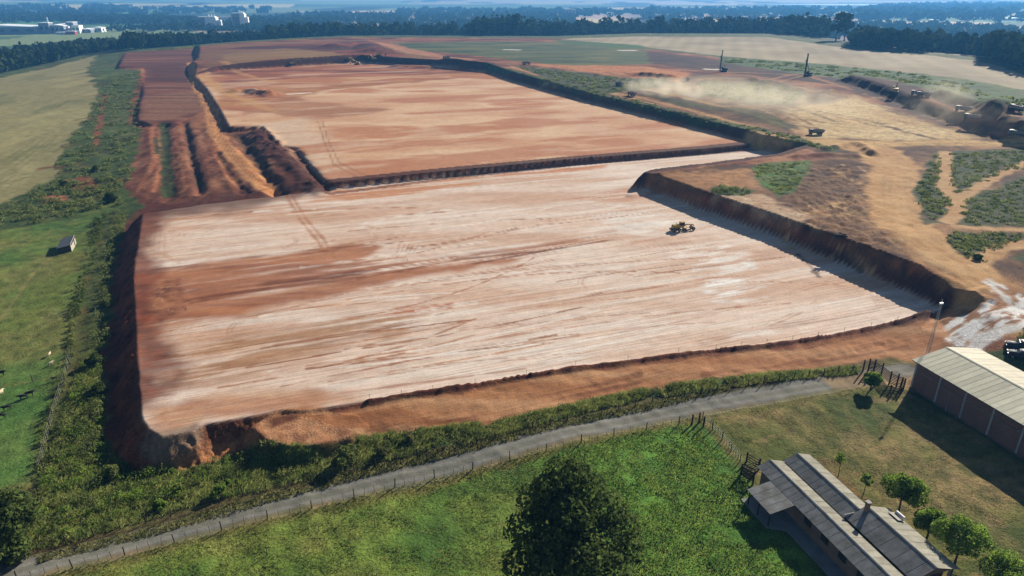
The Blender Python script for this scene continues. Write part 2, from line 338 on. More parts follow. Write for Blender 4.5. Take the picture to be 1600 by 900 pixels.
for q, w in (([(256,196),(259,240),(264,306)], 4.6), ([(243,215),(246,240)], 2.5)): stroke(HH(q), w, [L(40,52,30), L(64,84,42)], .7, (1.2, 3), .9)
for q, w in (([(289,192),(300,250),(313,297)], 2.4), ([(340,240),(360,275),(385,300)], 2), ([(372,212),(400,250),(437,302)], 4.6)): stroke(HH(q), w, [L(64,66,40), L(92,60,46)], .8, (1, 3), .65)
stroke(HH([(440,232),(460,236),(472,254),(511,294)]), 3.6, [L(120,112,108), L(104,98,96)], .6, (.6, 3), .8)
stroke(HH([(402,208),(425,222),(455,250),(496,296)]), 4.2, [BRWN, L(140,92,66)], 1, (1.5, 3), .9)
ROADL = HH([(298,98),(303,120),(316,148),(332,178),(334,205),(352,228),(380,258),(402,282),(424,303)])
stroke(ROADL, 6.0, [L(192,128,78), L(206,148,96)], .9, (1.3, 5), 1, reg=6, vary=.3)
for o in (-1.2, 0, 1.3): stroke([(a+o, b) for a, b in ROADL], .5, [L(150,92,56)], .3, (.5, 3), .6)

# ---- upper pad
def padset(poly, reg):
    i, d = area(poly, 3); k = i[d < .1]; REG[k] = reg; VARY[k] = .22; ROUGH[k] = .12; STRK[k] = 1
paint(UPAD, [L(206,156,118), L(218,174,136), L(228,192,156), L(196,136,96)], .5, (.3, 3), (46, 26), vary=.2)
paint(PP([(306,118),(345,110),(560,98),(760,113),(800,127),(720,122),(640,130),(520,140),(430,160),(380,190),(350,172)],4), [L(186,130,80), L(160,94,60), L(196,142,90), L(176,112,72)], 4, (10, 20), (70, 16), op=.95)
paint(PP([(330,112),(440,104),(640,103),(760,112),(640,118),(470,122),(360,130)],4), [DKRED, RED, L(172,110,70)], 4, (10, 18), (80, 14), op=.85)
paint(PP([(380,175),(460,150),(530,165),(600,172),(520,185),(440,182)],4), [L(150,96,66), L(178,122,84)], 4, (8, 14), (60, 12), op=.8)
paint(PP([(405,196),(470,185),(500,210),(540,285),(517,290),(466,234),(440,229)],4), [L(216,184,156), L(222,194,166)], 6, (6, 14), op=.85)
i, d = area(UPAD, 2); x, y = X[i], Y[i]; a, b = al(x, y)
w = (d < 0)*sst(.5, .68, fbm(a/42, b/13, 4, 71)); mix(i, w*.75, L(186,120,84))
w = (d < 0)*sst(.56, .7, fbm(a/36+9, b/9, 4, 72)); mix(i, w*.5, L(224,190,160))
padset(UPAD, 4); i, d = area(UPAD, 1); STRK[i[d < 0]] = .35
for q in ([(497,190),(508,225),(522,258),(560,277)],[(503,188),(514,222),(530,254),(575,276)]): stroke(HH(q), .55, [L(150,108,82)], .3, (.3, 4), .7)
stroke(HH([(700,120),(620,121),(540,128)]), 4, [L(224,190,140)], 1.5, (2, 8), .7); stroke(HH([(452,147),(482,145)]), 3.5, [L(250,245,235)], .6, (1, 3), .9)
stroke(HH([(455,140),(540,134),(640,128),(760,118)]), 2.5, [L(120,66,44)], 1, (2, 10), .5, pat=strp(20, 6, .4, .6, 4))
for q in ([(320,112),(340,140),(400,160)],[(345,104),(420,128),(520,130)],[(310,115),(360,150),(430,175)]): stroke(PP(q, 4), 5, [L(206,156,98)], 2, (3, 9), .6)

# ---- lower pad
paint(LPAD, [L(218,184,160), L(230,204,184), L(238,218,202), L(234,208,188)], .35, (.2, 3), (60, 12), vary=.2)
i, d = area(LPAD, 2); x, y = X[i], Y[i]; a, b = al(x, y); ins = d < 0
fade = sst(-80, 60, a)                                   # paler to the right
def P2(pts): return PP(pts, 2.0)
lf = (1-fade)
w = ins*sst(.45, .7, fbm(a/32+.4*fbm(a/14,b/6,2,5), b/3.2, 4, 81))*(.16+.5*lf); mix(i, w, L(200,142,102))
w = ins*sst(.5, .66, fbm(a/24+4+.5*fbm(a/9,b/5,2,6), b/1.5, 4, 82))*(.1+.35*lf); mix(i, w, L(172,114,80))
w = ins*sst(.55, .72, fbm(a/60+8, b/2.2, 4, 83))*(.6-.3*lf); mix(i, w, L(246,234,222))
SB = strp(26, 1.6, .3, .6, 84)
paint(P2([(210,428),(330,408),(450,396),(530,384),(600,384),(575,402),(700,398),(860,382),(1000,350),(900,376),(720,425),(600,445),(450,470),(330,505),(212,516)]), [L(150,88,56), L(170,106,70), L(186,122,82)], 2, (4, 10), (40, 3), pat=strp(30, 2.0, .2, .5, 85), op=.9)
paint(P2([(216,442),(285,434),(296,476),(262,504),(216,508)]), [DKRED, L(140,88,62), L(176,118,82)], 1.2, (2, 3), (2, 2), op=.7)
for k in range(16): q_ = P(RNG.uniform(228,280), RNG.uniform(440,505), 2); r_ = RNG.uniform(1.2, 3); t_ = RNG.uniform(0, 6); stroke([(q_[0]+r_*math.cos(t_+t), q_[1]+r_*math.sin(t_+t)) for t in np.linspace(0, 2, 6)], .35, [[L(200,150,110)], [L(96,54,40)]][k % 2], .2, (.3, 2), .7)
paint(P2([(285,470),(420,440),(600,418),(580,425),(430,452),(290,476)]), [L(110,60,42)], .8, (1, 4), op=.8, pat=strp(20, 1.2, .3, .5, 86))
paint(P2([(515,300),(700,280),(950,256),(940,262),(720,290),(600,308),(480,318)]), [L(196,122,72), L(206,140,90)], 2, (3, 8), (40, 4), op=.85, pat=strp(40, 2, .3, .55, 87))
paint(P2([(222,640),(300,620),(480,600),(560,625),(480,641),(320,662),(300,674),(252,682)]), [L(168,110,76), L(190,136,98), L(204,158,120)], 2.5, (3, 6), (14, 2.5), op=.85)
paint(P2([(250,560),(400,520),(640,490),(600,520),(480,560),(300,600)]), [L(176,128,86), L(160,112,74)], 3, (6, 10), (24, 2), op=.8, pat=strp(22, 1.5, .38, .6, 88))
paint(P2([(560,490),(640,478),(706,474),(706,482),(600,492),(420,515)]), [L(180,100,60), L(196,124,84)], .7, (1, 3), op=.9, pat=strp(16, 1.3, .3, .5, 89))
for q in ([(222,424),(330,410),(420,398),(560,383)],[(300,473),(440,448),(570,432)],[(560,436),(720,405),(850,392),(950,375)],[(740,412),(830,396),(960,374)]):
    stroke(P2(q), .9, [L(112,64,44), L(150,94,64)], .4, (.5, 6), .9, pat=strp(14, 3, .28, .5, 90))
for q in ([(640,655),(760,640)],[(450,625),(640,600),(820,576)],[(700,540),(860,515)],[(430,540),(560,518)],[(880,470),(1080,440)]):
    stroke(P2(q), .5, [L(170,112,84)], .3, (.5, 6), .7, pat=strp(12, 2, .35, .55, 92))
WP = lambda s: (lambda x, y: sst(.42, .62, fbm(al(x, y)[0]/9, al(x, y)[1]/1.6, 4, s)))
paint(P2([(1090,455),(1130,425),(1170,405),(1185,440),(1195,460),(1130,475)]), [L(250,246,240)], 2, (3, 4), op=.95, pat=WP(95))
paint(P2([(920,340),(980,322),(1050,335),(1070,350),(1030,365),(940,365)]), [L(245,238,228)], 2.5, (4, 5), op=.8, pat=WP(96))
paint(P2([(1060,395),(1130,375),(1170,395),(1150,420),(1080,425)]), [L(250,244,236)], 2.5, (4, 5), op=.8, pat=WP(97))
paint(P2([(800,570),(1000,540),(1200,515),(1300,505),(1100,538),(900,566)]), [L(248,238,228)], 1, (1.5, 4), op=.75, pat=WP(98))
paint(P2([(560,345),(700,325),(720,333),(560,357)]), [L(244,230,216)], 1, (1.5, 5), op=.8, pat=WP(99))
paint(P2([(900,310),(985,290),(1050,310),(960,325)]), [L(190,130,96), L(206,150,116)], 2, (4, 5), op=.7, pat=WP(100))
padset(LPAD, 3)
for q in ([(448,306),(470,345),(498,378),(512,402)],[(456,305),(478,342),(506,374),(522,402)]): stroke(P2(q), .8, [L(206,150,110), L(170,112,80)], .4, (.4, 4), .8)
for k in range(5):
    stroke(P2([(230+k*7,345+k*5),(224+k*8,380+k*4),(240+k*10,395+k*4)]), .5, [L(200,160,130)], .3, (.3, 4), .5)
    stroke(P2([(1290+k*12,440+k*6),(1360+k*10,455+k*5),(1370+k*4,480-k*1)]), .5, [L(190,146,118)], .3, (.4, 4), .5)
    stroke(P2([(625+k*7,380+k),(620+k*6,397)]), .4, [L(176,130,106)], .25, (.3, 4), .5)
R3 = np.random.default_rng(14); iL = np.array(LPAD)
for k in range(120):
    px0 = R3.uniform(230, 1250); py0 = R3.uniform(330, 610); p = P(px0, py0, 2.0)
    if poly_sd(np.array([p[0]]), np.array([p[1]]), LPAD)[0] > -3: continue
    ln = R3.uniform(8, 55); th = ANG+R3.normal(0, .05); cv = R3.normal(0, .004); pts = []
    for t in np.linspace(0, 1, 7):
        aa = th+cv*ln*t; pts.append((p[0]+math.cos(aa)*ln*t, p[1]+math.sin(aa)*ln*t))
    c = [[L(150,96,66)], [L(190,136,98)], [L(246,236,224)], [L(176,120,86)]][k % 4]
    lp = np.array([q[0] for q in pts]), np.array([q[1] for q in pts])
    if poly_sd(lp[0], lp[1], LPAD).max() > -1.5: continue
    for o in (0, .9 if k % 3 == 0 else 0):
        stroke([(q[0]-math.sin(th)*o, q[1]+math.cos(th)*o) for q in pts], R3.uniform(.22, .5), c, .2, (.25, 2), .75 if px0 < 700 else .5, pat=strp(9, 1.5, .3, .5, 200+k))
for k in range(14):   # turning loops
    px0 = R3.uniform(260, 1300); py0 = R3.uniform(340, 600); p = P(px0, py0, 2.0)
    if poly_sd(np.array([p[0]]), np.array([p[1]]), LPAD)[0] > -9: continue
    rr_ = R3.uniform(3, 7); t0 = R3.uniform(0, 6)
    for o in (0, .8): stroke([(p[0]+(rr_+o)*math.cos(t0+t), p[1]+(rr_+o)*math.sin(t0+t)) for t in np.linspace(0, R3.uniform(1.2, 3), 8)], .35, [L(180,128,96)], .2, (.2, 2), .55)
for k in range(26):   # churned ground along the left rim
    yy = 440+k*9; stroke(P2([(222+RNG.uniform(0,14),yy),(240+RNG.uniform(10,60),yy-RNG.uniform(2,10))]), .4, [L(150,100,72), L(196,146,108)], .25, (.6, 2), .5)
# dark soil on cut and fill faces, colour deepened to add shade
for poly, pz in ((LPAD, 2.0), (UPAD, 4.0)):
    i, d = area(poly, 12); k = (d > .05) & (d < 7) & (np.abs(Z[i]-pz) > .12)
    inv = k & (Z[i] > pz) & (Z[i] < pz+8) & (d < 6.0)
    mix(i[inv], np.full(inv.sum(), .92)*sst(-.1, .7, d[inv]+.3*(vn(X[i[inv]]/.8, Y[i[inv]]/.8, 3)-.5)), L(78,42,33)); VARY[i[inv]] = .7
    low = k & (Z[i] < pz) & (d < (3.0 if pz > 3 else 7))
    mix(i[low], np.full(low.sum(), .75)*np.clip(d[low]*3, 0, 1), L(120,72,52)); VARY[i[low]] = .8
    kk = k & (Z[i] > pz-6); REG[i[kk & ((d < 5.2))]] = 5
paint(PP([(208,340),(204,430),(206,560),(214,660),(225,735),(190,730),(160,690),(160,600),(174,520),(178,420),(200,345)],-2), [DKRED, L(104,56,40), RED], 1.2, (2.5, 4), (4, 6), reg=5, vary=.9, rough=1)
paint(PP([(228,690),(262,690),(300,682),(320,668),(316,705),(280,716),(232,724)],0), [L(150,128,108), L(126,104,88)], 1, (1.5, 2.5), (1.2, 6), op=.85)
paint(FAN, [L(176,124,88), L(190,140,102), L(150,102,74)], .5, (.8, 3), (3, 3), reg=5, vary=.5)
paint(HH([(412,655),(440,644),(475,646),(455,662),(425,668)]), [DKRED, L(120,76,54)], .6, (1, 3))
stroke(HH([(285,728),(330,712),(380,695),(395,688)]), 2.2, [L(190,130,88)], .8, (1.2, 3), .8)
# ridge lines of bare soil
stroke(RIDGES[0][0], .9, [DKRED, L(120,66,44)], .4, (.5, 3), .85)
stroke(RIDGES[2][0], 1.6, [L(186,124,84), RED], .5, (.6, 3), .8)
stroke(RIDGES[12][0], 7, [SOIL, DKRED], 1.5, (2, 4), .9)
stroke(RIDGES[15][0], 14, [DKRED, SOIL, RED], 3, (4, 6), .85); stroke(RIDGES[16][0], 30, [DKRED, SOIL], 6, (6, 10), .8)

R2 = np.random.default_rng(8)
for k in range(90):
    x0 = R2.uniform(820, 1580); y0 = 96+(x0-820)*.085+R2.uniform(0, 60); dx = R2.uniform(30, 110); q = [(x0, y0), (x0+dx*.5, y0+dx*.12+R2.uniform(-4, 4)), (x0+dx, y0+dx*.3*R2.uniform(.3, 1.2))]
    stroke(HH(q), R2.uniform(.8, 2.2), [[L(205,168,118)], [L(112,76,54)], [L(150,110,72)], [L(80,54,42)]][k % 4], .6, (1.5, 5), .75)
for k in range(95):
    x0 = R2.uniform(1215, 1440); y0 = R2.uniform(245, 400); dx = R2.uniform(15, 60)
    stroke(HH([(x0, y0), (x0+dx*.6, y0+R2.uniform(0, 20)), (x0+dx, y0+R2.uniform(5, 40))]), R2.uniform(.4, 1.0), [[L(96,66,46)], [L(206,166,116)], [L(78,54,42)]][k % 3], .3, (1.2, 3), .8)
stroke(ROADL, 6.5, [L(196,134,84), L(212,156,104)], .9, (1.3, 5), .95, reg=6, vary=.3)
for o in (-1.4, 0, 1.5): stroke([(a+o, b) for a, b in ROADL], .5, [L(146,90,58)], .3, (.5, 3), .6)
# ---- dirt track in front of the pad and the yard beyond the shed
TRACK = PP([(470,652),(575,636),(700,618),(900,586),(1100,560),(1200,550),(1300,536),(1400,517),(1460,500),(1535,474),(1570,480),(1560,500),(1510,530),(1475,545),(1421,560),(1300,569),(1150,582),(1000,603),(800,648),(690,670),(560,674),(535,664)],1.6)
paint(TRACK, [L(174,118,78), L(190,136,94), L(204,156,114)], .8, (1.2, 4), (40, 2.2), reg=6, vary=.3, rough=.3, strk=.7)
for k in range(9): stroke(PP([(470+k*7,650+k*2.2),(540+k*9,652+k*2.4),(620+k*10,640+k*2.4)],1.5), .45, [L(150,94,58)], .25, (.3, 4), .6)
for q in ([(700,655),(860,625),(1000,596)],[(760,640),(1000,586)],[(600,664),(760,650)],[(1100,585),(1300,558)],[(1250,568),(1420,540)]): stroke(PP(q,1.5), .9, [L(128,76,50)], .4, (.8, 4), .7, pat=strp(10, 2, .35, .55, 93))
DR = HH([(1300,224),(1372,234),(1398,262),(1396,300),(1404,340),(1434,372),(1478,402),(1520,430),(1556,456),(1578,490)])
stroke(DR, 15, [L(196,148,94), L(212,168,114)], 1.5, (2.2, 5), 1, reg=6, vary=.3)
for o in (-3, -1, 1.5, 3.5, 5): stroke([(a+o, b) for a, b in DR], .6, [L(160,120,76), L(206,170,118)], .3, (1, 5), .6)
stroke(HH([(1600,224),(1500,222),(1400,226),(1280,222),(1180,210)]), 9, [L(196,156,98), L(208,170,112)], 2, (2, 9), 1, reg=6)
stroke(HH([(1180,200),(1080,172),(1000,152),(900,134),(830,114),(800,104)]), 4, [L(192,150,96), L(180,132,84)], 1, (1, 8), 1, reg=6)
stroke(HH([(1260,210),(1180,180),(1100,160),(1020,142),(900,118),(850,108)]), 3, [L(192,150,96)], 1, (1, 8), 1, reg=6)
for q in ([(1265,270),(1300,300),(1340,330)],[(1230,300),(1290,330),(1350,345)],[(1300,262),(1330,300),(1320,350)],[(1350,260),(1335,320),(1370,370)],[(1280,340),(1360,365),(1420,392)],[(1390,372),(1440,405),(1500,442)]):
    for o in (0, 1.2): stroke([(a+o, b+o*.4) for a, b in HH(q)], .7, [L(110,78,52), L(196,158,110)], .4, (2, 6), .7)
paint(HH([(1268,264),(1300,275),(1345,290),(1330,312),(1262,322),(1222,316),(1240,296)]), [L(84,60,46), L(124,90,62)], 1.5, (3, 3), (4, 4), op=.85, vary=.9)
paint(HH([(1265,345),(1330,340),(1400,365),(1420,395),(1370,392),(1300,368)]), [L(110,76,54), L(150,112,72)], 2, (4, 4), (5, 4), op=.8, vary=.9)
paint(HH([(1110,312),(1190,305),(1262,338),(1255,350),(1200,338)]), [L(214,190,160), L(196,160,126)], 1.5, (2, 4), (3, 3), op=.9)
paint(HH([(1015,279),(1110,268),(1170,262),(1180,290),(1110,300),(1060,290)]), [L(160,112,72), L(190,140,92)], 2, (4, 5), (5, 5), op=.8)
for q in ([(1478,238),(1474,262),(1476,290),(1492,312),(1500,330),(1478,346)],[(1495,318),(1520,296),(1560,274),(1610,252)],[(1495,354),(1540,356),(1610,360)],[(1610,382),(1560,388),(1535,402),(1500,420)],[(1610,396),(1570,400),(1545,425)]):
    pass
SCR = [L(46,58,32), L(58,72,38), L(78,86,48), L(70,58,44)]
for q in ([(1485,237),(1600,232),(1900,240),(1900,290),(1600,262),(1570,267),(1500,305),(1485,300),(1482,262)],
          [(1460,236),(1472,236),(1467,297),(1488,309),(1486,327),(1465,346),(1447,350),(1427,297),(1437,282)],
          [(1505,312),(1600,275),(1900,320),(1900,370),(1597,354),(1500,351),(1507,330)],
          [(1492,361),(1597,365),(1900,392),(1900,400),(1597,380),(1532,397),(1542,412),(1512,405),(1475,372)],
          [(1573,402),(1605,393),(1700,395),(1700,420),(1600,411)]):
    paint(HH(q), SCR, .7, (2, 4), (7, 7), reg=0, vary=.9, rough=1)
for q, w in (([(1478,238),(1474,262),(1476,290),(1492,312),(1500,330),(1478,346)], 4.5), ([(1495,318),(1520,296),(1560,274),(1610,252)], 3.6), ([(1495,354),(1540,356),(1610,360)], 2.6), ([(1620,380),(1565,386),(1538,402),(1515,425)], 4.5), ([(1487,327),(1462,312)], 1.0)):
    stroke(HH(q), w, [L(194,148,96), L(210,170,120)], .6, (.9, 3), .95, reg=6, vary=.3)
paint(HH([(1176,262),(1195,254),(1268,250),(1262,272),(1240,300),(1215,308),(1185,285)]), [G_PAST, G_LT, G_BRT], .6, (1.2, 4), (5, 5), reg=0, vary=.8, rough=.9)
paint(HH([(1108,294),(1130,290),(1182,298),(1160,306),(1118,305)]), [G_DK, G_PAST], .5, (1, 3), reg=0)
stroke(HH([(762,101),(830,118),(900,138),(1000,161),(1100,186),(1230,212),(1300,233)]), 5.5, [G_DK, G_PAST], 1.4, (2.5, 6), .9)
paint(HH([(805,104),(850,107),(970,122),(1045,122),(1030,136),(985,142),(940,149),(880,133)]), SCR, 1.2, (3, 7), (9, 9), reg=0)
paint(PP([(612,66),(760,64),(900,67),(1010,79),(1015,100),(960,103),(870,101),(740,87),(650,78)],10), [L(56,72,38), L(80,92,48), L(110,106,60)], 2.5, (7, 16), (40, 14), reg=0)
paint(HH([(1085,130),(1180,128),(1260,146),(1240,166),(1160,161),(1100,151)]), SCR, 2, (4, 8), (9, 9), reg=0, op=.9)
paint(HH([(1185,172),(1245,198),(1230,204),(1165,180),(1060,165),(1000,148),(1040,150),(1120,166)]), SCR, 1.5, (3, 7), (9, 9), reg=0, op=.8)
paint(HH([(1120,89),(1260,99),(1400,111),(1520,129),(1600,151),(1900,245),(1900,262),(1600,170),(1540,162),(1450,140),(1300,121),(1130,99)]), [L(60,86,46), L(84,108,58), L(58,80,44)], 2.5, (6, 12), (22, 12), reg=0)
paint(PP([(860,60),(1000,70),(1020,76),(960,74),(880,66)],11), [L(70,100,48)], 3, (4, 12), reg=0)
for q in ([(718,0),(0,0)],): pass
for a in ((980,79,10),(1113,109,7),(800,77.5,8)): stroke(PP([(a[0]-8,a[1]),(a[0]+8,a[1]+.4)],10), a[2], [L(235,230,220)], 1.5, (2, 4), .85)
# wet lime streaks on the access road
LIME = HH([(1475,520),(1490,500),(1530,478),(1545,446),(1575,440),(1610,470),(1640,500),(1600,512),(1560,515),(1530,545),(1480,545)])
paint(LIME, [L(150,104,74), L(176,128,88)], 1.5, (3, 4), reg=6)
LPT = lambda x, y: sst(.38, .5, fbm((x*.87+y*.48)/4, (x*-.48+y*.87)/.9, 4, 111))
for q, w in (([(1472,522),(1490,505),(1520,494),(1560,484),(1620,474)], 1.6), ([(1484,530),(1505,512),(1540,500),(1580,492),(1630,486)], 1.8), ([(1500,538),(1516,522),(1550,508),(1590,500),(1630,494)], 1.4), ([(1478,512),(1500,498),(1530,488),(1556,470),(1548,450)], 1.2), ([(1540,442),(1566,448),(1590,462),(1610,480)], 1.6)):
    stroke(HH(q), w, [L(248,246,242)], .5, (1.3, 2.2), .95, pat=LPT)
stroke(HH([(1524,548),(1532,530),(1560,518),(1600,508),(1640,500)]), 2.2, [L(245,242,236)], .6, (1.2, 3), .95)
stroke(HH([(1545,440),(1560,455),(1575,470)]), 1.4, [L(245,242,236)], .6, (1.5, 2), .8)

paint(HH([(128,560),(160,560),(158,690),(200,738),(290,738),(390,702),(500,708),(520,742),(300,790),(90,852),(40,860),(60,750)]), [L(66,88,40), L(88,108,48), L(116,118,58), L(78,98,44)], 1, (2, 4), (3, 3), vary=.9, rough=1)
paint(HH([(165,335),(195,335),(178,420),(172,520),(150,560),(120,560),(140,440)]), [L(70,84,42), L(92,100,50), L(60,70,38)], 1, (2, 4), (3, 3), vary=.9, rough=1)
paint(HH([(112,480),(120,480),(150,640),(60,745),(40,745),(100,560)]), [L(90,98,50), L(112,108,60)], 1, (2, 3), (3, 3), op=.7)
# ---- near fields, verge, road
paint(HH([(-300,1000),(20,905),(400,815),(760,725),(900,690),(1090,655),(1165,745),(1200,800),(1290,900),(1400,1200),(-300,1300)]), [L(80,110,46), L(98,126,52), L(116,136,58), L(136,140,70)], .5, (.6, 3), (9, 7), reg=1, vary=.8, rough=1)
paint(HH([(850,720),(1000,668),(1100,672),(1170,750),(1260,880),(1280,1000),(950,1000),(990,880)]), [L(78,124,46), L(94,142,52), L(108,150,58)], 2, (3, 4), (4, 4), op=.85)
paint(HH([(1092,654),(1180,632),(1330,605),(1410,590),(1420,612),(1700,790),(1700,1000),(1380,1000),(1300,900),(1200,800),(1168,745)]), [L(84,96,42), L(106,110,52), L(128,120,66), L(150,130,84)], .5, (1, 4), (9, 9), reg=9, vary=.7, rough=.8)
ypoly = HH([(1092,654),(1180,632),(1330,605),(1410,590),(1420,612),(1700,790),(1700,1000),(1380,1000),(1300,900),(1200,800),(1168,745)])
paint(ypoly, [L(72,88,38)], .4, (.5, 3), op=.55, pat=lambda x, y: sst(.52, .66, fbm(x/1.6, y/1.6, 4, 121))); paint(ypoly, [L(158,134,94)], .4, (.5, 3), op=.6, pat=lambda x, y: sst(.56, .7, fbm(x/2.6+30, y/1.4, 4, 122)))
paint(HH([(1230,640),(1330,615),(1390,640),(1300,720),(1250,760),(1200,700)]), [L(78,90,42), L(92,100,46)], 2.5, (4, 5), op=.6)
paint(HH([(1262,712),(1300,722),(1352,778),(1330,775),(1290,745)]), [L(120,92,58), L(146,114,72)], 1, (1.5, 2), op=.8)
for k in range(6): pass
for k in range(7): stroke(HH([(1180+k*45,650-k*6),(1280+k*34,722+k*7),(1430+k*30,812+k*9)]), .35, [L(150,132,92), L(84,92,44)], .2, (.6, 4), .6)
for k in range(6): stroke(HH([(1200+k*40,648-k*5),(1290+k*30,720+k*6),(1420+k*30,800+k*8)]), 1.2, [L(140,124,76)], .6, (1.5, 5), .4)
RD = HH([(-120,932),(0,900),(150,863),(250,837),(350,811),(427,792),(550,764),(700,730),(800,700),(900,672),(1050,644),(1200,617),(1330,594),(1418,579)])
stroke(RD, 6.6, [L(112,112,54), L(126,116,66)], .8, (1, 4), .95, reg=9)
stroke([(a-.7, b+3.0) for a, b in RD], 2.0, [L(104,98,56), L(92,78,54)], .5, (.5, 3), .9)
stroke(RD, 4.1, [L(138,136,128), L(122,120,112)], .5, (.25, 5), 1, reg=7, vary=.22, rough=.2)
for o in (-.75, .75): stroke([(a-o*.27, b+o) for a, b in RD], .55, [L(160,158,150)], .25, (.2, 4), .5)
stroke([(a+.4, b-1.75) for a, b in RD], .8, [L(140,116,84), L(120,118,70)], .35, (.5, 2.5), .7)
stroke(RD, 1.0, [L(126,126,104)], .5, (.5, 4), .35)
stroke(HH([(1300,597),(1380,590),(1420,600)]), 4, [L(176,150,110), L(150,120,88)], 1, (1.2, 3), .8)
paint(HH([(1380,597),(1417,592),(1414,612),(1396,608)]), [L(190,158,112)], .6, (.8, 2), op=.9)
# drainage line north of the road
DITCH = [(a-.65, b+2.6) for a, b in RD[1:10]]
stroke(DITCH, .35, [L(58,48,38)], .15, (.1, 3), .9); stroke([(a-.35, b+1.2) for a, b in DITCH], .3, [L(84,78,50)], .15, (.2, 3), .7)
# path and floor round the farmhouse are separate slabs

# ------------------------------------------------------------------ land meshes
def terrain_mat():
    m = bpy.data.materials.new('land'); m.use_nodes = True; nt = m.node_tree; n = nt.nodes; l = nt.links
    b = n['Principled BSDF']; b.inputs['Roughness'].default_value = .95; b.inputs['Specular IOR Level'].default_value = .12
    at = n.new('ShaderNodeAttribute'); at.attribute_name = 'col'
    pr = n.new('ShaderNodeAttribute'); pr.attribute_name = 'prm'
    sep = n.new('ShaderNodeSeparateColor'); l.new(pr.outputs['Color'], sep.inputs[0])
    geo = n.new('ShaderNodeNewGeometry')
    def noise(scale, detail, vec=None, rough=.6):
        t = n.new('ShaderNodeTexNoise'); t.inputs['Scale'].default_value = scale; t.inputs['Detail'].default_value = detail
        t.inputs['Roughness'].default_value = rough; l.new(vec or geo.outputs['Position'], t.inputs['Vector']); return t
    def math_(op, a, b_):
        t = n.new('ShaderNodeMath'); t.operation = op
        for k, v in ((0, a), (1, b_)):
            if isinstance(v, (int, float)): t.inputs[k].default_value = v
            else: l.new(v, t.inputs[k])
        return t.outputs[0]
    def mr(v, a, b_, c, d):
        t = n.new('ShaderNodeMapRange'); t.inputs[1].default_value = a; t.inputs[2].default_value = b_; t.inputs[3].default_value = c; t.inputs[4].default_value = d
        l.new(v, t.inputs[0]); return t.outputs[0]
    mp = n.new('ShaderNodeMapping'); mp.vector_type = 'TEXTURE'; mp.inputs['Rotation'].default_value = (0, 0, ANG); mp.inputs['Scale'].default_value = (14, .55, 1); l.new(geo.outputs['Position'], mp.inputs[0])
    ns = noise(1, 4, mp.outputs[0], .62); nf = noise(2.6, 4, None, .7); nm = noise(.42, 3)
    f1 = math_('MULTIPLY', mr(nf.outputs[0], .25, .75, -.75, .75), sep.outputs[1])
    f2 = math_('MULTIPLY', mr(nm.outputs[0], .3, .7, -.4, .4), sep.outputs[1])
    f3 = math_('MULTIPLY', mr(ns.outputs[0], .3, .7, -.15, .12), sep.outputs[0])
    mp2 = n.new('ShaderNodeMapping'); mp2.vector_type = 'TEXTURE'; mp2.inputs['Rotation'].default_value = (0, 0, ANG+.012); mp2.inputs['Scale'].default_value = (26, .42, 1); l.new(geo.outputs['Position'], mp2.inputs[0])
    n4 = noise(1, 3, mp2.outputs[0], .55); f3 = math_('ADD', f3, math_('MULTIPLY', mr(n4.outputs[0], .57, .66, 0, -.2), sep.outputs[0])); f3 = math_('ADD', f3, math_('MULTIPLY', mr(n4.outputs[0], .43, .36, 0, .1), sep.outputs[0]))
    tot = math_('ADD', 1.0, math_('ADD', math_('ADD', f1, f2), f3)); tot = math_('MAXIMUM', tot, .15)
    vm = n.new('ShaderNodeVectorMath'); vm.operation = 'SCALE'; l.new(at.outputs['Color'], vm.inputs[0]); l.new(tot, vm.inputs['Scale'])
    l.new(vm.outputs[0], b.inputs['Base Color'])
    bp = n.new('ShaderNodeBump'); bp.inputs['Distance'].default_value = .35
    hb = math_('ADD', math_('MULTIPLY', nf.outputs[0], sep.outputs[2]), math_('MULTIPLY', ns.outputs[0], math_('MULTIPLY', sep.outputs[0], .5)))
    l.new(hb, bp.inputs['Height']); bp.inputs['Strength'].default_value = .8; l.new(bp.outputs[0], b.inputs['Normal'])
    return m
LANDM = terrain_mat()
def raw_mesh(name, V, F, mat=None, smooth=False):
    """V (n,3), F (m,3) or (m,4) int array"""
    me = bpy.data.meshes.new(name); V = np.ascontiguousarray(V, np.float32); F = np.ascontiguousarray(F, np.int32); k = F.shape[1]
    me.vertices.add(len(V)); me.vertices.foreach_set('co', V.ravel())
    me.loops.add(F.size); me.loops.foreach_set('vertex_index', F.ravel())
    me.polygons.add(len(F)); me.polygons.foreach_set('loop_start', np.arange(0, F.size, k, dtype=np.int32))
    if smooth: me.polygons.foreach_set('use_smooth', np.ones(len(F), bool))
    me.update(calc_edges=True)
    if mat: me.materials.append(mat)
    return me
def tag(o, label=None, cat=None, group=None, kind=None):
    if label: o['label'] = label
    if cat: o['category'] = cat
    if group: o['group'] = group
    if kind: o['kind'] = kind
    return o
def link(name, me, parent=None):
    o = bpy.data.objects.new(name, me); COL.objects.link(o)
    if parent: o.parent = parent
    return o
gi = np.arange(N).reshape(NR, NA)
FQ = np.stack([gi[:-1, :-1], gi[:-1, 1:], gi[1:, 1:], gi[1:, :-1]], -1).reshape(-1, 4)
V3 = np.stack([X, Y, Z], 1)
Pg = V3.reshape(NR, NA, 3); du = np.gradient(Pg, axis=1); dv = np.gradient(Pg, axis=0)
NRM = np.cross(du, dv).reshape(-1, 3); NRM /= np.linalg.norm(NRM, axis=1, keepdims=True)+1e-12; NRM[NRM[:, 2] < 0] *= -1
FREG = np.sort(REG[FQ], 1)[:, 1]
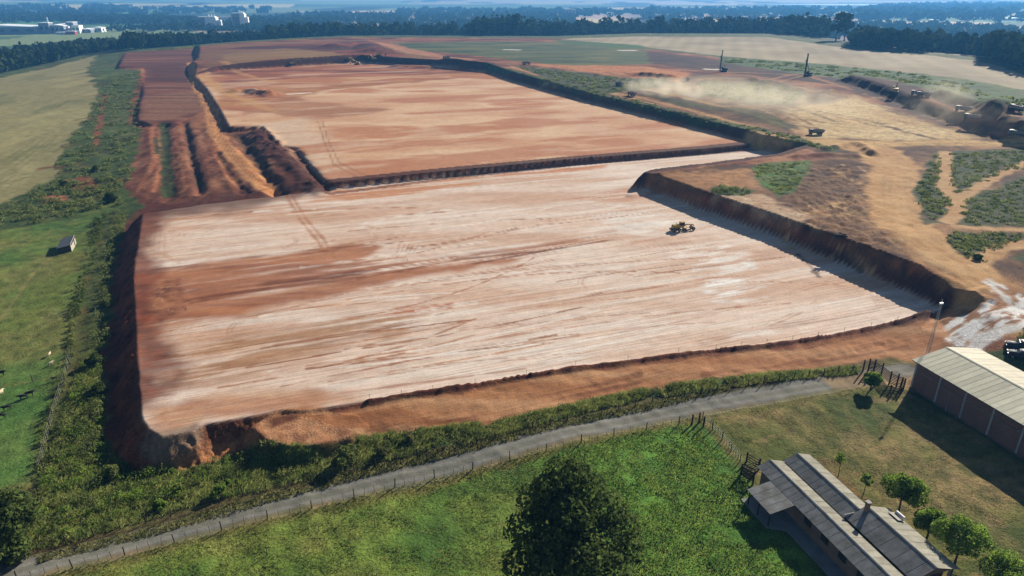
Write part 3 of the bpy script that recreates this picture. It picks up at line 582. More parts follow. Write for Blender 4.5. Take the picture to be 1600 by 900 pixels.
LAND = {0:('scrubland','rough green scrub and weeds round the earthworks','ground'), 1:('pasture','short green grazed pasture','pasture'), 2:('crop_field','pale straw-coloured harvested crop fields','field'),
 3:('graded_pad','large pale graded earth platform with streaked tracks, nearest the road','ground'), 4:('upper_pad','higher pinkish graded platform behind the step','ground'), 5:('bare_earth','bare red earth banks and spoil round the platforms','ground'),
 6:('dirt_road','orange dirt haul roads and tracks','road'), 7:('gravel_road','grey gravel farm road crossing the foreground','road'), 8:('valley','hazy valley of far fields behind the ridge','terrain'),
 9:('yard_grass','dry olive grass yard round the farm buildings and verge','ground'), 10:('terrace','dark red terraced platform on the far left','ground')}
for r, (nm, lb, ct) in LAND.items():
    f = FQ[FREG == r]
    if not len(f): continue
    u, inv = np.unique(f.ravel(), return_inverse=True)
    me = raw_mesh(nm, V3[u], inv.reshape(-1, 4), LANDM, True)
    a = me.attributes.new('col', 'FLOAT_COLOR', 'POINT'); a.data.foreach_set('color', np.c_[np.clip(C[u], .004, .9), np.ones(len(u))].astype(np.float32).ravel())
    a = me.attributes.new('prm', 'FLOAT_COLOR', 'POINT'); a.data.foreach_set('color', np.c_[STRK[u], VARY[u], ROUGH[u], np.ones(len(u))].astype(np.float32).ravel())
    me.normals_split_custom_set_from_vertices(NRM[u].astype(np.float32))
    tag(link(nm, me), lb, ct, None, 'structure')
# ------------------------------------------------------------------ materials
MATS = {}
def mat(name, col, rough=.8, var=.25, scale=3.0, metal=0.0, bump=0.0, spec=.3, stretch=None, dirt=None):
    """plain procedural material: colour broken up by two noises, optional bump and dirt colour"""
    if name in MATS: return MATS[name]
    m = bpy.data.materials.new(name); m.use_nodes = True; nt = m.node_tree; n = nt.nodes; l = nt.links
    b = n['Principled BSDF']; b.inputs['Roughness'].default_value = rough; b.inputs['Metallic'].default_value = metal; b.inputs['Specular IOR Level'].default_value = spec
    tc = n.new('ShaderNodeTexCoord'); vec = tc.outputs['Object']
    if stretch:
        mp = n.new('ShaderNodeMapping'); mp.inputs['Scale'].default_value = stretch; l.new(vec, mp.inputs[0]); vec = mp.outputs[0]
    oi = n.new('ShaderNodeObjectInfo'); ad = n.new('ShaderNodeVectorMath'); ad.operation = 'MULTIPLY_ADD'
    l.new(vec, ad.inputs[0]); ad.inputs[1].default_value = (1, 1, 1)
    cx = n.new('ShaderNodeCombineXYZ'); mm = n.new('ShaderNodeMath'); mm.operation = 'MULTIPLY'; mm.inputs[1].default_value = 37; l.new(oi.outputs['Random'], mm.inputs[0]); l.new(mm.outputs[0], cx.inputs[0]); l.new(cx.outputs[0], ad.inputs[2])
    t = n.new('ShaderNodeTexNoise'); t.inputs['Scale'].default_value = scale; t.inputs['Detail'].default_value = 5; t.inputs['Roughness'].default_value = .65; l.new(ad.outputs[0], t.inputs['Vector'])
    r = n.new('ShaderNodeValToRGB'); c = np.array(col); d = np.array(dirt) if dirt is not None else c*(1-var)
    r.color_ramp.elements[0].position = .3; r.color_ramp.elements[1].position = .7
    r.color_ramp.elements[0].color = (*d, 1); r.color_ramp.elements[1].color = (*np.clip(c*(1+var*.5), 0, 1), 1)
    l.new(t.outputs[0], r.inputs[0]); orr = n.new('ShaderNodeMapRange'); orr.inputs[3].default_value = .82; orr.inputs[4].default_value = 1.12; l.new(oi.outputs['Random'], orr.inputs[0])
    sv = n.new('ShaderNodeVectorMath'); sv.operation = 'SCALE'; l.new(r.outputs[0], sv.inputs[0]); l.new(orr.outputs[0], sv.inputs['Scale']); l.new(sv.outputs[0], b.inputs['Base Color'])
    if bump:
        bp = n.new('ShaderNodeBump'); bp.inputs['Strength'].default_value = bump; bp.inputs['Distance'].default_value = .05; l.new(t.outputs[0], bp.inputs['Height']); l.new(bp.outputs[0], b.inputs['Normal'])
    MATS[name] = m; return m
def leaf_mat(name, dark, light, trans=.35, scale=.8):
    if name in MATS: return MATS[name]
    m = bpy.data.materials.new(name); m.use_nodes = True; nt = m.node_tree; n = nt.nodes; l = nt.links; n.clear()
    geo = n.new('ShaderNodeNewGeometry'); t = n.new('ShaderNodeTexNoise'); t.inputs['Scale'].default_value = scale; t.inputs['Detail'].default_value = 4; l.new(geo.outputs['Position'], t.inputs['Vector'])
    r = n.new('ShaderNodeValToRGB'); r.color_ramp.elements[0].position = .32; r.color_ramp.elements[1].position = .68
    r.color_ramp.elements[0].color = (*dark, 1); r.color_ramp.elements[1].color = (*light, 1); l.new(t.outputs[0], r.inputs[0])
    rnd = n.new('ShaderNodeMapRange'); rnd.inputs[3].default_value = .7; rnd.inputs[4].default_value = 1.3; l.new(geo.outputs['Random Per Island'], rnd.inputs[0])
    vm = n.new('ShaderNodeVectorMath'); vm.operation = 'SCALE'; l.new(r.outputs[0], vm.inputs[0]); l.new(rnd.outputs[0], vm.inputs['Scale'])
    d = n.new('ShaderNodeBsdfDiffuse'); tr = n.new('ShaderNodeBsdfTranslucent'); mx = n.new('ShaderNodeMixShader'); mx.inputs[0].default_value = trans
    l.new(vm.outputs[0], d.inputs[0]); l.new(vm.outputs[0], tr.inputs[0]); l.new(d.outputs[0], mx.inputs[1]); l.new(tr.outputs[0], mx.inputs[2])
    o = n.new('ShaderNodeOutputMaterial'); l.new(mx.outputs[0], o.inputs[0]); MATS[name] = m; return m
def brick_mat(name, c1, c2, mortar, sx=1.0):
    m = bpy.data.materials.new(name); m.use_nodes = True; nt = m.node_tree; n = nt.nodes; l = nt.links; b = n['Principled BSDF']; b.inputs['Roughness'].default_value = .9
    tc = n.new('ShaderNodeTexCoord'); sp = n.new('ShaderNodeSeparateXYZ'); l.new(tc.outputs['Object'], sp.inputs[0]); cb = n.new('ShaderNodeCombineXYZ')
    ad = n.new('ShaderNodeMath'); ad.operation = 'ADD'; l.new(sp.outputs[0], ad.inputs[0]); l.new(sp.outputs[1], ad.inputs[1]); l.new(ad.outputs[0], cb.inputs[0]); l.new(sp.outputs[2], cb.inputs[1])
    t = n.new('ShaderNodeTexBrick'); t.inputs['Scale'].default_value = 1.0; t.inputs['Brick Width'].default_value = .5*sx; t.inputs['Row Height'].default_value = .24*sx; t.inputs['Mortar Size'].default_value = .018
    t.inputs['Color1'].default_value = (*c1, 1); t.inputs['Color2'].default_value = (*c2, 1); t.inputs['Mortar'].default_value = (*mortar, 1); l.new(cb.outputs[0], t.inputs[0])
    nz = n.new('ShaderNodeTexNoise'); nz.inputs['Scale'].default_value = .5; nz.inputs['Detail'].default_value = 5; l.new(tc.outputs['Object'], nz.inputs['Vector'])
    mr = n.new('ShaderNodeMapRange'); mr.inputs[3].default_value = .6; mr.inputs[4].default_value = 1.3; l.new(nz.outputs[0], mr.inputs[0])
    vm = n.new('ShaderNodeVectorMath'); vm.operation = 'SCALE'; l.new(t.outputs[0], vm.inputs[0]); l.new(mr.outputs[0], vm.inputs['Scale']); l.new(vm.outputs[0], b.inputs['Base Color'])
    bp = n.new('ShaderNodeBump'); bp.inputs['Strength'].default_value = .5; bp.inputs['Distance'].default_value = .02; l.new(t.outputs['Fac'], bp.inputs['Height']); bp.invert = True; l.new(bp.outputs[0], b.inputs['Normal'])
    return m
M_BARK = mat('bark', (.09,.065,.045), .95, .4, 6, bump=.6, stretch=(1,1,.3)); M_WOOD = mat('weathered_wood', (.085,.06,.045), .9, .45, 5, bump=.4, stretch=(1,1,.3))
M_DWOOD = mat('dark_wood', (.04,.025,.018), .9, .4, 5, bump=.4); M_WIRE = mat('galvanised_wire', (.3,.3,.3), .6, .2, 3, .6)
M_CONC = mat('concrete', (.3,.3,.29), .9, .3, 2, bump=.2); M_STEEL = mat('grey_steel', (.32,.35,.36), .5, .2, 3, .5); M_BLACK = mat('black_rubber', (.018,.018,.018), .85, .3, 4)
M_YEL = mat('machine_yellow', (.5,.3,.045), .5, .3, 2.5, dirt=(.24,.16,.07)); M_GLASS = mat('dark_glass', (.02,.025,.03), .35, .2, 1, spec=.3); M_WHITE = mat('white_paint', (.75,.75,.73), .5, .15, 2)
M_DARKMETAL = mat('dark_metal', (.05,.05,.05), .6, .3, 3, .3); M_GREYP = mat('grey_paint', (.2,.21,.22), .5, .25, 2, dirt=(.2,.15,.1)); M_REDP = mat('red_paint', (.32,.05,.03), .5, .3, 2)

# ------------------------------------------------------------------ mesh helper
class MB:
    def __init__(s): s.v = []; s.f = []
    def add(s, v, f):
        o = len(s.v); s.v += [tuple(p) for p in v]; s.f += [tuple(i+o for i in q) for q in f]; return s
    def box(s, c, d, rz=0.0, rx=0.0, ry=0.0, taper=1.0):
        M = Matrix.Rotation(rz, 3, 'Z') @ Matrix.Rotation(ry, 3, 'Y') @ Matrix.Rotation(rx, 3, 'X')
        v = [Vector(c)+M @ Vector((sx*d[0]/2*(taper if sz > 0 else 1), sy*d[1]/2*(taper if sz > 0 else 1), sz*d[2]/2)) for sz in (-1, 1) for sx, sy in ((-1,-1),(1,-1),(1,1),(-1,1))]
        return s.add(v, [(0,3,2,1),(4,5,6,7),(0,1,5,4),(1,2,6,5),(2,3,7,6),(3,0,4,7)])
    def prism(s, prof, y0, y1):
        """profile in x,z extruded along y"""
        n = len(prof); v = [(x, y0, z) for x, z in prof]+[(x, y1, z) for x, z in prof]
        return s.add(v, [tuple(range(n)), tuple(range(2*n-1, n-1, -1))]+[(i, i+n, (i+1) % n+n, (i+1) % n) for i in range(n)])
    def tube(s, p0, p1, r0, r1=None, n=8, cap=True):
        r1 = r0 if r1 is None else r1; a, b = Vector(p0), Vector(p1); d = (b-a)
        q = d.to_track_quat('Z', 'Y'); v = []
        for p, r in ((a, r0), (b, r1)):
            for k in range(n):
                t = 2*math.pi*k/n; v.append(p+q @ Vector((math.cos(t)*r, math.sin(t)*r, 0)))
        f = [(k, (k+1) % n, (k+1) % n+n, k+n) for k in range(n)]
        if cap: f += [tuple(range(n-1, -1, -1)), tuple(range(n, 2*n))]
        return s.add(v, f)
    def chain(s, pts, rad, n=8):
        for i in range(len(pts)-1): s.tube(pts[i], pts[i+1], rad[i], rad[i+1], n)
        return s
    def wheel(s, c, r, w, n=14):
        prof = [(r*.55, -w*.5), (r*.93, -w*.5), (r, -w*.36), (r, w*.36), (r*.93, w*.5), (r*.55, w*.5)]
        v = []; m = len(prof)
        for k in range(n):
            t = 2*math.pi*k/n
            for rr, yy in prof: v.append((c[0]+rr*math.cos(t), c[1]+yy, c[2]+rr*math.sin(t)))
        f = [(k*m+j, ((k+1) % n)*m+j, ((k+1) % n)*m+j+1, k*m+j+1) for k in range(n) for j in range(m-1)]
        return s.add(v, f)
    def mesh(s, name, m, smooth=False, bevel=0.0):
        me = bpy.data.meshes.new(name); me.from_pydata([tuple(p) for p in s.v], [], s.f)
        bm = bmesh.new(); bm.from_mesh(me); bmesh.ops.recalc_face_normals(bm, faces=bm.faces)
        if bevel: bmesh.ops.bevel(bm, geom=[e for e in bm.edges if len(e.link_faces) == 2 and e.calc_face_angle(0) > .5], offset=bevel, segments=2, affect='EDGES', clamp_overlap=True)
        bm.to_mesh(me); bm.free()
        if m: me.materials.append(m)
        if smooth:
            for p in me.polygons: p.use_smooth = True
        return me
    def build(s, name, m, parent=None, smooth=False, bevel=0.0): return link(name, s.mesh(name, m, smooth, bevel), parent)
def empty(name, loc, rz=0.0, label=None, cat=None, group=None):
    o = bpy.data.objects.new(name, None); COL.objects.link(o); o.location = loc; o.rotation_euler = (0, 0, rz); o.empty_display_size = .3
    return tag(o, label, cat, group)
def copy_tree(o, parent=None):
    c = o.copy(); COL.objects.link(c); c.parent = parent
    for ch in [k for k in o.children]: copy_tree(ch, c)
    return c

# ------------------------------------------------------------------ foliage
def leaf_quads(pts, nrm, size, rng, lx=1.0):
    """one quad per leaf cluster, facing roughly nrm"""
    n = len(pts); r = rng.normal(size=(n, 3)); nr = nrm+r*.75; nr /= np.linalg.norm(nr, axis=1, keepdims=True)+1e-9
    t = np.cross(nr, rng.normal(size=(n, 3))); t /= np.linalg.norm(t, axis=1, keepdims=True)+1e-9; b = np.cross(nr, t)
    s = (size*rng.uniform(.6, 1.35, n))[:, None]
    c = [pts-t*s*.5*lx, pts-b*s*.38+nr*s*.08, pts+t*s*.5*lx, pts+b*s*.38+nr*s*.08]
    V = np.stack(c, 1).reshape(-1, 3); F = np.arange(n*4).reshape(-1, 4); return V, F
def clump_pts(cs, rad, n, rng, inner=.62):
    """points through the shells of ellipsoid clumps; returns points and outward directions"""
    cs = np.array(cs, float); rad = np.array(rad, float); w = (rad.prod(1))**.67; k = rng.choice(len(cs), n, p=w/w.sum())
    d = rng.normal(size=(n, 3)); d /= np.linalg.norm(d, axis=1, keepdims=True)
    r = inner+(1-inner)*rng.random(n)**.6; r = r*(.88+.24*rng.random(n))
    return cs[k]+d*rad[k]*r[:, None], d
def crown_clumps(h0, h1, R, n, rng, shape='round', size=(.22, .4)):
    """clump centres filling a crown envelope from h0 to h1"""
    cs, rd = [], []
    H = h1-h0
    while len(cs) < n:
        t = rng.random(); a = rng.uniform(0, 2*math.pi)
        env = math.sin(math.pi*min(.97, max(.04, t*.85+.12)))**.6 if shape == 'round' else (1-t)**.8+.12
        q = math.sqrt(rng.random())*.86*R*env
        s = R*rng.uniform(*size)
        cs.append((math.cos(a)*q, math.sin(a)*q, h0+H*t)); rd.append((s, s, s*rng.uniform(.65, .9)))
    return cs, rd
def tree_meshes(name, h0, h1, R, nclump, nleaf, lsize, lmat, seed, trunk_r, trunk_h=None, shape='round', size=(.22,.4), extra=None):
    rng = np.random.default_rng(seed); cs, rd = crown_clumps(h0, h1, R, nclump, rng, shape, size)
    if extra: cs += [e[0] for e in extra]; rd += [e[1] for e in extra]
    p, d = clump_pts(cs, rd, nleaf, rng); V, F = leaf_quads(p, d, lsize, rng)
    crown = raw_mesh('crown', V, F, lmat)
    mb = MB(); top = trunk_h or (h0+(h1-h0)*.6); bend = rng.uniform(-.04, .04, 2)*top
    pts = [(0,0,-.3), (bend[0]*.4, bend[1]*.4, top*.35), (bend[0], bend[1], top*.7), (bend[0]*1.5, bend[1]*1.5, top)]
    mb.chain(pts, [trunk_r*1.25, trunk_r*.9, trunk_r*.65, trunk_r*.25], 9)
    order = rng.permutation(len(cs))[:min(len(cs), 30)]
    for k in order:
        z0 = rng.uniform(.45, .85)*min(top, max(h0+.5, .5)+(top-h0)*.4); c = cs[k]
        if c[2] < z0+.2: z0 = max(.3*top, c[2]-.6*R*.4)
        a = (bend[0], bend[1], z0); mid = ((a[0]+c[0])*.5, (a[1]+c[1])*.5, (z0+c[2])*.5-.06*R)
        mb.chain([a, mid, c], [trunk_r*.45, trunk_r*.3, trunk_r*.1], 6)
    return mb.mesh('trunk', M_BARK, True), crown
def put_tree(name, loc, meshes, label, rz=0, s=1.0, group=None, cat='tree'):
    e = empty(name, loc, rz, label, cat, group); e.scale = (s, s, s)
    link('trunk', meshes[0], e); link('crown', meshes[1], e); return e
def at(px, py): q = hit(px, py); return (q[0], q[1], gz(q[0], q[1]))
LF_DARK = leaf_mat('dark_leaves', (.026,.042,.013), (.125,.165,.048), .48, .9); LF_BRIGHT = leaf_mat('bright_leaves', (.07,.125,.022), (.25,.36,.06), .55, 1.0)
LF_SCRUB = leaf_mat('scrub_leaves', (.075,.105,.03), (.23,.25,.08), .5, .3); LF_OLIVE = leaf_mat('olive_leaves', (.085,.1,.035), (.2,.19,.075), .4, .5)
LF_FOR = leaf_mat('forest_leaves', (.016,.03,.014), (.045,.065,.026), .2, .05); LF_GRASS = leaf_mat('grass_blades', (.1,.145,.036), (.27,.29,.085), .5, .35)
LF_GRASSB = leaf_mat('lush_grass_blades', (.095,.175,.036), (.24,.34,.07), .5, .45)

# the big tree in the pasture
q = at(888, 918); rng = np.random.default_rng(4)
ex = [((-.3,2.0,14.2),(2.0,2.0,1.8)), ((1.2,2.2,13.4),(2.0,2.0,1.6)), ((-2.0,1.6,13.0),(2.0,1.8,1.6)), ((2.4,1.6,11.6),(2.2,2.2,1.8)), ((-3.2,2.0,11.4),(2.2,2.2,1.7)), ((4.6,1.0,9.0),(2.2,2.2,1.8)), ((-5.0,1.2,8.6),(2.0,2.0,1.6)), ((6.0,.2,6.6),(2.0,2.2,1.7)), ((-5.8,-.2,5.2),(2.0,2.2,1.7)), ((6.6,-.6,4.4),(1.8,2.0,1.5)), ((0,-3,8),(2.6,2.4,2.0)), ((3,-4,5.5),(2.4,2.2,1.8)), ((-3.2,-3.6,5.5),(2.4,2.2,1.8))]
put_tree('broadleaf_tree', q, tree_meshes('broadleaf_tree', 2.6, 11.8, 5.9, 40, 17000, .46, LF_DARK, 21, .6, 12, size=(.2,.33), extra=ex), 'huge dark broadleaf tree standing in the foreground pasture', 0.3)
q = at(-5, 872)
put_tree('broadleaf_tree', q, tree_meshes('broadleaf_tree', .8, 9.0, 5.6, 30, 11000, .5, LF_DARK, 22, .35), 'very dark bushy tree cut by the left frame edge beside the gravel road')
# small round trees in the farmyard
for k, (px, py, R, h, lb) in enumerate([(1404,800,2.55,5.6,'round bright green tree farthest from the camera in the farmyard row'),(1448,841,2.05,4.4,'smallest round tree, second in the farmyard row by the long roof'),
        (1492,880,2.8,6.2,'open-crowned green tree with bent trunk beside the gable end'),(1568,925,2.8,5.0,'round bright tree cut by the bottom right frame edge'),(1360,609,1.5,3.4,'small umbrella-shaped tree beside the wooden corral rails')]):
    put_tree('round_tree', at(px, py), tree_meshes('round_tree', h*.42, h*.86, R, 20, 7500, .23, LF_BRIGHT, 60+k*7, .12, size=(.24,.46)), lb, k*1.3, 1, 'small trees in the farmyard')
for k, (px, py, R, h, lb) in enumerate([(1310,744,1.0,3.6,'thin sapling with leafy top near the far end of the farmhouse'),(1349,773,.75,3.0,'bare-stemmed sapling next to the farmhouse chimney')]):
    put_tree('sapling', at(px, py), tree_meshes('sapling', h*.6, h*.98, R, 8, 420, .26, LF_BRIGHT, 40+k, .05, h*.8, size=(.3,.5)), lb, k)

# shrubs: the band along the left bank and the road is one mass, the round ones that stand out are single plants
def bush_mass(name, cen, rad, nleaf, lsize, lm, seed, label, cat='shrubs'):
    rng = np.random.default_rng(seed); p, d = clump_pts(cen, rad, nleaf, rng, .5); d[:, 2] = np.abs(d[:, 2])+.2; V, F = leaf_quads(p, d, lsize, rng)
    return tag(link(name, raw_mesh(name, V, F, lm)), label, cat, None, 'stuff')
def scatter(pts, n, rng, avoid=None):
    P_ = np.array(pts); out = []
    while len(out) < n:
        x = rng.uniform(P_[:, 0].min(), P_[:, 0].max(), n*3); y = rng.uniform(P_[:, 1].min(), P_[:, 1].max(), n*3)
        k = poly_sd(x, y, pts) < 0; out += list(zip(x[k], y[k]))
    return np.array(out[:n])
def mass_in(pxpoly, n, rr, hh, nleaf, lsize, lm, seed, name, label, poly=None):
    rng = np.random.default_rng(seed); xy = scatter(poly or HH(pxpoly), n, rng); z = land_h(xy[:, 0], xy[:, 1])
    r = rng.uniform(*rr, n); h = rng.uniform(*hh, n)
    return bush_mass(name, np.c_[xy, z+h*.3], np.c_[r, r, h*.75], nleaf, lsize, lm, seed+1, label)
mass_in([(182,330),(200,332),(175,420),(172,520),(162,600),(160,690),(120,700),(135,600),(150,500),(165,400)], 120, (.4,1.2), (.6,1.8), 9500, .28, LF_SCRUB, 50, 'bank_shrubs', 'thick green shrubs along the foot of the dark bank left of the platform')
mass_in([(128,560),(160,560),(158,690),(200,735),(290,735),(390,700),(420,712),(300,770),(200,800),(90,845),(50,850),(60,750)], 150, (.35,1.25), (.4,1.3), 13000, .25, LF_SCRUB, 52, 'corner_shrubs', 'dense olive green undergrowth at the front left corner of the platform')
mass_in([(135,560),(160,560),(158,690),(200,738),(290,738),(390,705),(400,720),(300,770),(200,800),(100,840),(60,840),(70,750)], 110, (.4,1.3), (.4,1.3), 10000, .24, LF_BRIGHT, 53, 'leafy_undergrowth', 'brighter green bushes mixed into the corner undergrowth')
mass_in([(420,700),(500,706),(570,682),(700,676),(800,656),(1000,610),(1150,588),(1340,573),(1340,578),(1150,598),(1000,622),(800,672),(640,712),(520,742),(440,745)], 210, (.3,.8), (.3,.9), 11000, .2, LF_SCRUB, 54, 'roadside_weeds', 'strip of tall weeds between the dirt track and the gravel road')
mass_in([(0,330),(90,280),(180,290),(190,320),(60,348),(0,358)], 170, (.8,2.0), (.6,1.6), 9000, .5, LF_SCRUB, 56, 'hedge_scrub', 'scrub strip between the straw field and the left pasture')
mass_in([(112,480),(120,480),(112,560),(82,660),(66,740),(52,742),(72,650),(104,560)], 80, (.3,.6), (.6,1.1), 4500, .26, LF_SCRUB, 58, 'fence_hedge', 'dark hedge grown along the left pasture fence')
mass_in([(150,340),(168,335),(140,430),(122,500),(112,500),(130,420)], 75, (.4,.9), (.6,1.5), 4500, .32, LF_DARK, 60, 'ditch_hedge', 'dark tall hedge row running up beside the pasture shed')
mass_in([(90,262),(160,130),(220,110),(215,190),(205,290),(120,300)], 260, (1.0,2.6), (.5,1.2), 12000, .7, LF_SCRUB, 62, 'far_scrub', 'green scrub spreading up the slope beside the straw field')
mass_in([(1485,240),(1600,236),(1640,262),(1570,267),(1505,303),(1487,298)], 260, (.4,1.2), (.2,.6), 8000, .38, LF_SCRUB, 64, 'block_scrub', 'scrub patch on the right between the branching dirt tracks')
mass_in([(1440,285),(1462,240),(1470,240),(1466,297),(1487,312),(1484,327),(1462,345),(1446,346),(1430,300)], 150, (.4,1.1), (.25,.7), 5500, .36, LF_SCRUB, 66, 'verge_scrub', 'dark scrub strip along the curving haul road on the right')
mass_in([(1505,315),(1600,280),(1640,345),(1590,353),(1505,350)], 240, (.4,1.2), (.2,.5), 7000, .36, LF_SCRUB, 68, 'slope_scrub', 'olive scrub block below the branching dirt track')
mass_in([(1492,362),(1597,367),(1597,378),(1532,396),(1540,410),(1512,404),(1478,373)], 140, (.4,1.0), (.25,.7), 5500, .34, LF_SCRUB, 70, 'corner_scrub', 'wedge of dark scrub inside the bend of the haul road')
mass_in(None, 200, (.5,1.3), (.25,.7), 7000, .5, LF_SCRUB, 72, 'bank_top_scrub', 'green strip along the rim of the dark cut above the upper platform', poly=None if False else HH([(762,100),(900,136),(1000,158),(1100,183),(1230,208),(1300,230),(1290,236),(1220,218),(1100,190),(1000,166),(900,143),(765,106)]))
mass_in([(1178,263),(1196,256),(1264,252),(1258,272),(1238,298),(1215,305),(1188,284)], 110, (.5,1.2), (.2,.6), 5000, .35, LF_GRASS, 120, 'block_grass', 'bright grassy patch on top of the block beside the big cut')
mass_in([(1112,294),(1130,291),(1178,298),(1160,305),(1120,304)], 26, (.6,1.2), (.5,1.1), 1800, .35, LF_SCRUB, 122, 'block_bushes', 'small dark bush patch near the far corner of the big cut')
mass_in([(808,105),(850,108),(970,122),(1040,124),(1028,135),(985,141),(940,147),(880,132)], 150, (1.0,2.6), (.4,1.1), 6000, .8, LF_SCRUB, 124, 'track_scrub', 'dark scrub between the orange track and the upper cut')
mass_in([(1090,131),(1180,130),(1255,147),(1238,164),(1160,160),(1105,150)], 120, (1.0,2.4), (.4,1.2), 4500, .8, LF_SCRUB, 126, 'dusty_scrub', 'scrub patch veiled by the thin dust')
mass_in([(1130,90),(1260,100),(1400,113),(1520,131),(1600,153),(1600,168),(1540,160),(1450,138),(1300,119),(1130,97)], 220, (1.2,3.4), (.3,.9), 7000, 1.1, LF_SCRUB, 128, 'field_edge_scrub', 'green weedy band below the striped field')
SH = [(545,722,1.7,'largest round shrub at the end of the spoil fan by the road'),(596,712,1.0,'round yellowish shrub just right of the largest roadside shrub'),(527,727,.8,'small pale shrub left of the largest roadside shrub'),(345,774,1.1,'round light green shrub above the gravel road bend'),(354,760,.7,'small shrub tucked behind the light green one'),
      (250,795,.9,'bright shrub low in the undergrowth above the road'),(150,570,1.5,'tall dark green shrub at the foot of the shaded bank'),(153,616,1.5,'dark rounded shrub below another at the bank foot'),(165,478,1.2,'green shrub halfway along the shaded bank'),(175,745,1.2,'leafy shrub at the corner below the red bank'),
      (175,315,2.2,'dark bush clump at the corner of the left pasture'),(150,268,1.7,'dark green bush on the scrub slope above the pasture'),(100,292,1.9,'dark bush beside the small red landslip'),(1255,0,0,''),(1527,406,1.0,'dark bush at the bend of the haul road on the right'),(280,768,.8,'shrub in the undergrowth midway to the spoil fan'),(192,735,.9,'shrub on the lip beneath the dark bank corner'),(640,690,.9,'shrub in the roadside strip right of the yellowish one')]
for k, (px, py, R, lb) in enumerate(SH):
    if not R: continue
    rng = np.random.default_rng(200+k); cs, rd = crown_clumps(R*.15, R*1.15, R, 14, rng, size=(.28,.45)); p, d = clump_pts(cs, rd, int(700+700*R), rng); V, F = leaf_quads(p, d, .22+.08*R, rng)
    e = empty('shrub', at(px, py), k, lb, 'shrub', 'single shrubs')
    link('crown', raw_mesh('crown', V, F, LF_DARK if 'dark' in lb else (LF_OLIVE if 'yellow' in lb or 'pale' in lb else LF_BRIGHT if 'bright' in lb or 'light' in lb else LF_SCRUB)), e)
    mb = MB()
    for t in range(4): mb.tube((0,0,-.1), (math.cos(t*1.6)*R*.4, math.sin(t*1.6)*R*.4, R*.7), .05*R, .02*R, 5)
    mb.build('stem', M_BARK, e)
# grass tufts near the camera
def tufts(poly, n, hgt, spread, lm, seed, name, label, clumpy=.42):
    rng = np.random.default_rng(seed); xy = scatter(poly, int(n*1.8), rng); w = fbm(xy[:, 0]/3.2, xy[:, 1]/3.2, 3, 300+seed); xy = xy[w > clumpy][:n]; n = len(xy)
    z = land_h(xy[:, 0], xy[:, 1]); k = 3; V = np.zeros((n, k, 3, 3)); a = rng.uniform(0, 2*math.pi, (n, k)); h = hgt*rng.uniform(.5, 1.4, (n, k)); wd = rng.uniform(.05, .11, (n, k))
    o = np.stack([xy[:, 0, None]+rng.normal(0, spread, (n, k)), xy[:, 1, None]+rng.normal(0, spread, (n, k)), np.repeat(z[:, None], k, 1)-.03], -1)
    t = np.stack([np.cos(a), np.sin(a), a*0], -1); ln = np.stack([-np.sin(a)*1.1, np.cos(a)*1.1, np.ones_like(a)], -1)
    V[:, :, 0] = o-t*wd[..., None]; V[:, :, 1] = o+t*wd[..., None]; V[:, :, 2] = o+ln*h[..., None]
    V = V.reshape(-1, 3, 3); gn = np.cross(V[:, 1]-V[:, 0], V[:, 2]-V[:, 0]); fl = gn[:, 2] < 0; V[fl] = V[fl][:, [1, 0, 2]]
    me = raw_mesh(name, V.reshape(-1, 3), np.arange(len(V)*3).reshape(-1, 3), lm, True); nn = np.repeat(rng.normal(0, .35, (len(V), 3))+[0, 0, 1], 3, 0); nn /= np.linalg.norm(nn, axis=1, keepdims=True); me.normals_split_custom_set_from_vertices(nn.astype(np.float32))
    return tag(link(name, me), label, 'grass', None, 'stuff')
    return tag(link(name, raw_mesh(name, V.reshape(-1, 3), np.arange(n*k*3).reshape(-1, 3), lm)), label, 'grass', None, 'stuff')
tufts(HH([(-60,960),(30,908),(400,816),(760,727),(900,692),(1085,660),(1160,745),(1200,805),(1290,905),(1300,960)]), 17000, .13, .14, LF_GRASS, 80, 'pasture_grass', 'uneven tufted grass in the foreground pasture')
tufts(HH([(860,720),(1000,672),(1095,675),(1165,750),(1250,880),(1270,960),(960,960),(1000,860)]), 12000, .17, .16, LF_GRASSB, 81, 'lush_grass', 'lush bright green grass right of the big tree', .36)
tufts(HH([(128,560),(160,560),(158,690),(200,738),(290,738),(390,702),(500,708),(520,742),(300,790),(90,852),(40,860),(60,750)]), 13000, .38, .2, LF_GRASS, 84, 'tall_grass', 'tall yellow-green grass below the front left corner of the platform', .3)
tufts(HH([(560,680),(800,654),(1000,608),(1340,572),(1340,584),(1000,624),(800,676),(560,730)]), 12000, .36, .14, LF_GRASS, 85, 'roadside_grass', 'tall grass strip beside the orange dirt track', .35)
tufts(HH([(60,880),(400,792),(700,714),(900,664),(1150,606),(1330,580),(1330,574),(1150,596),(900,652),(690,700),(400,778),(60,868)]), 7000, .22, .12, LF_OLIVE, 82, 'verge_grass', 'dry tufted grass on the verge above the gravel road', .3)

tufts(HH([(1095,658),(1330,607),(1410,592),(1420,615),(1600,720),(1600,960),(1540,960),(1300,740),(1200,705)]), 15000, .06, .14, LF_OLIVE, 83, 'yard_tufts', 'sparse dry tufts in the farmyard', .46)
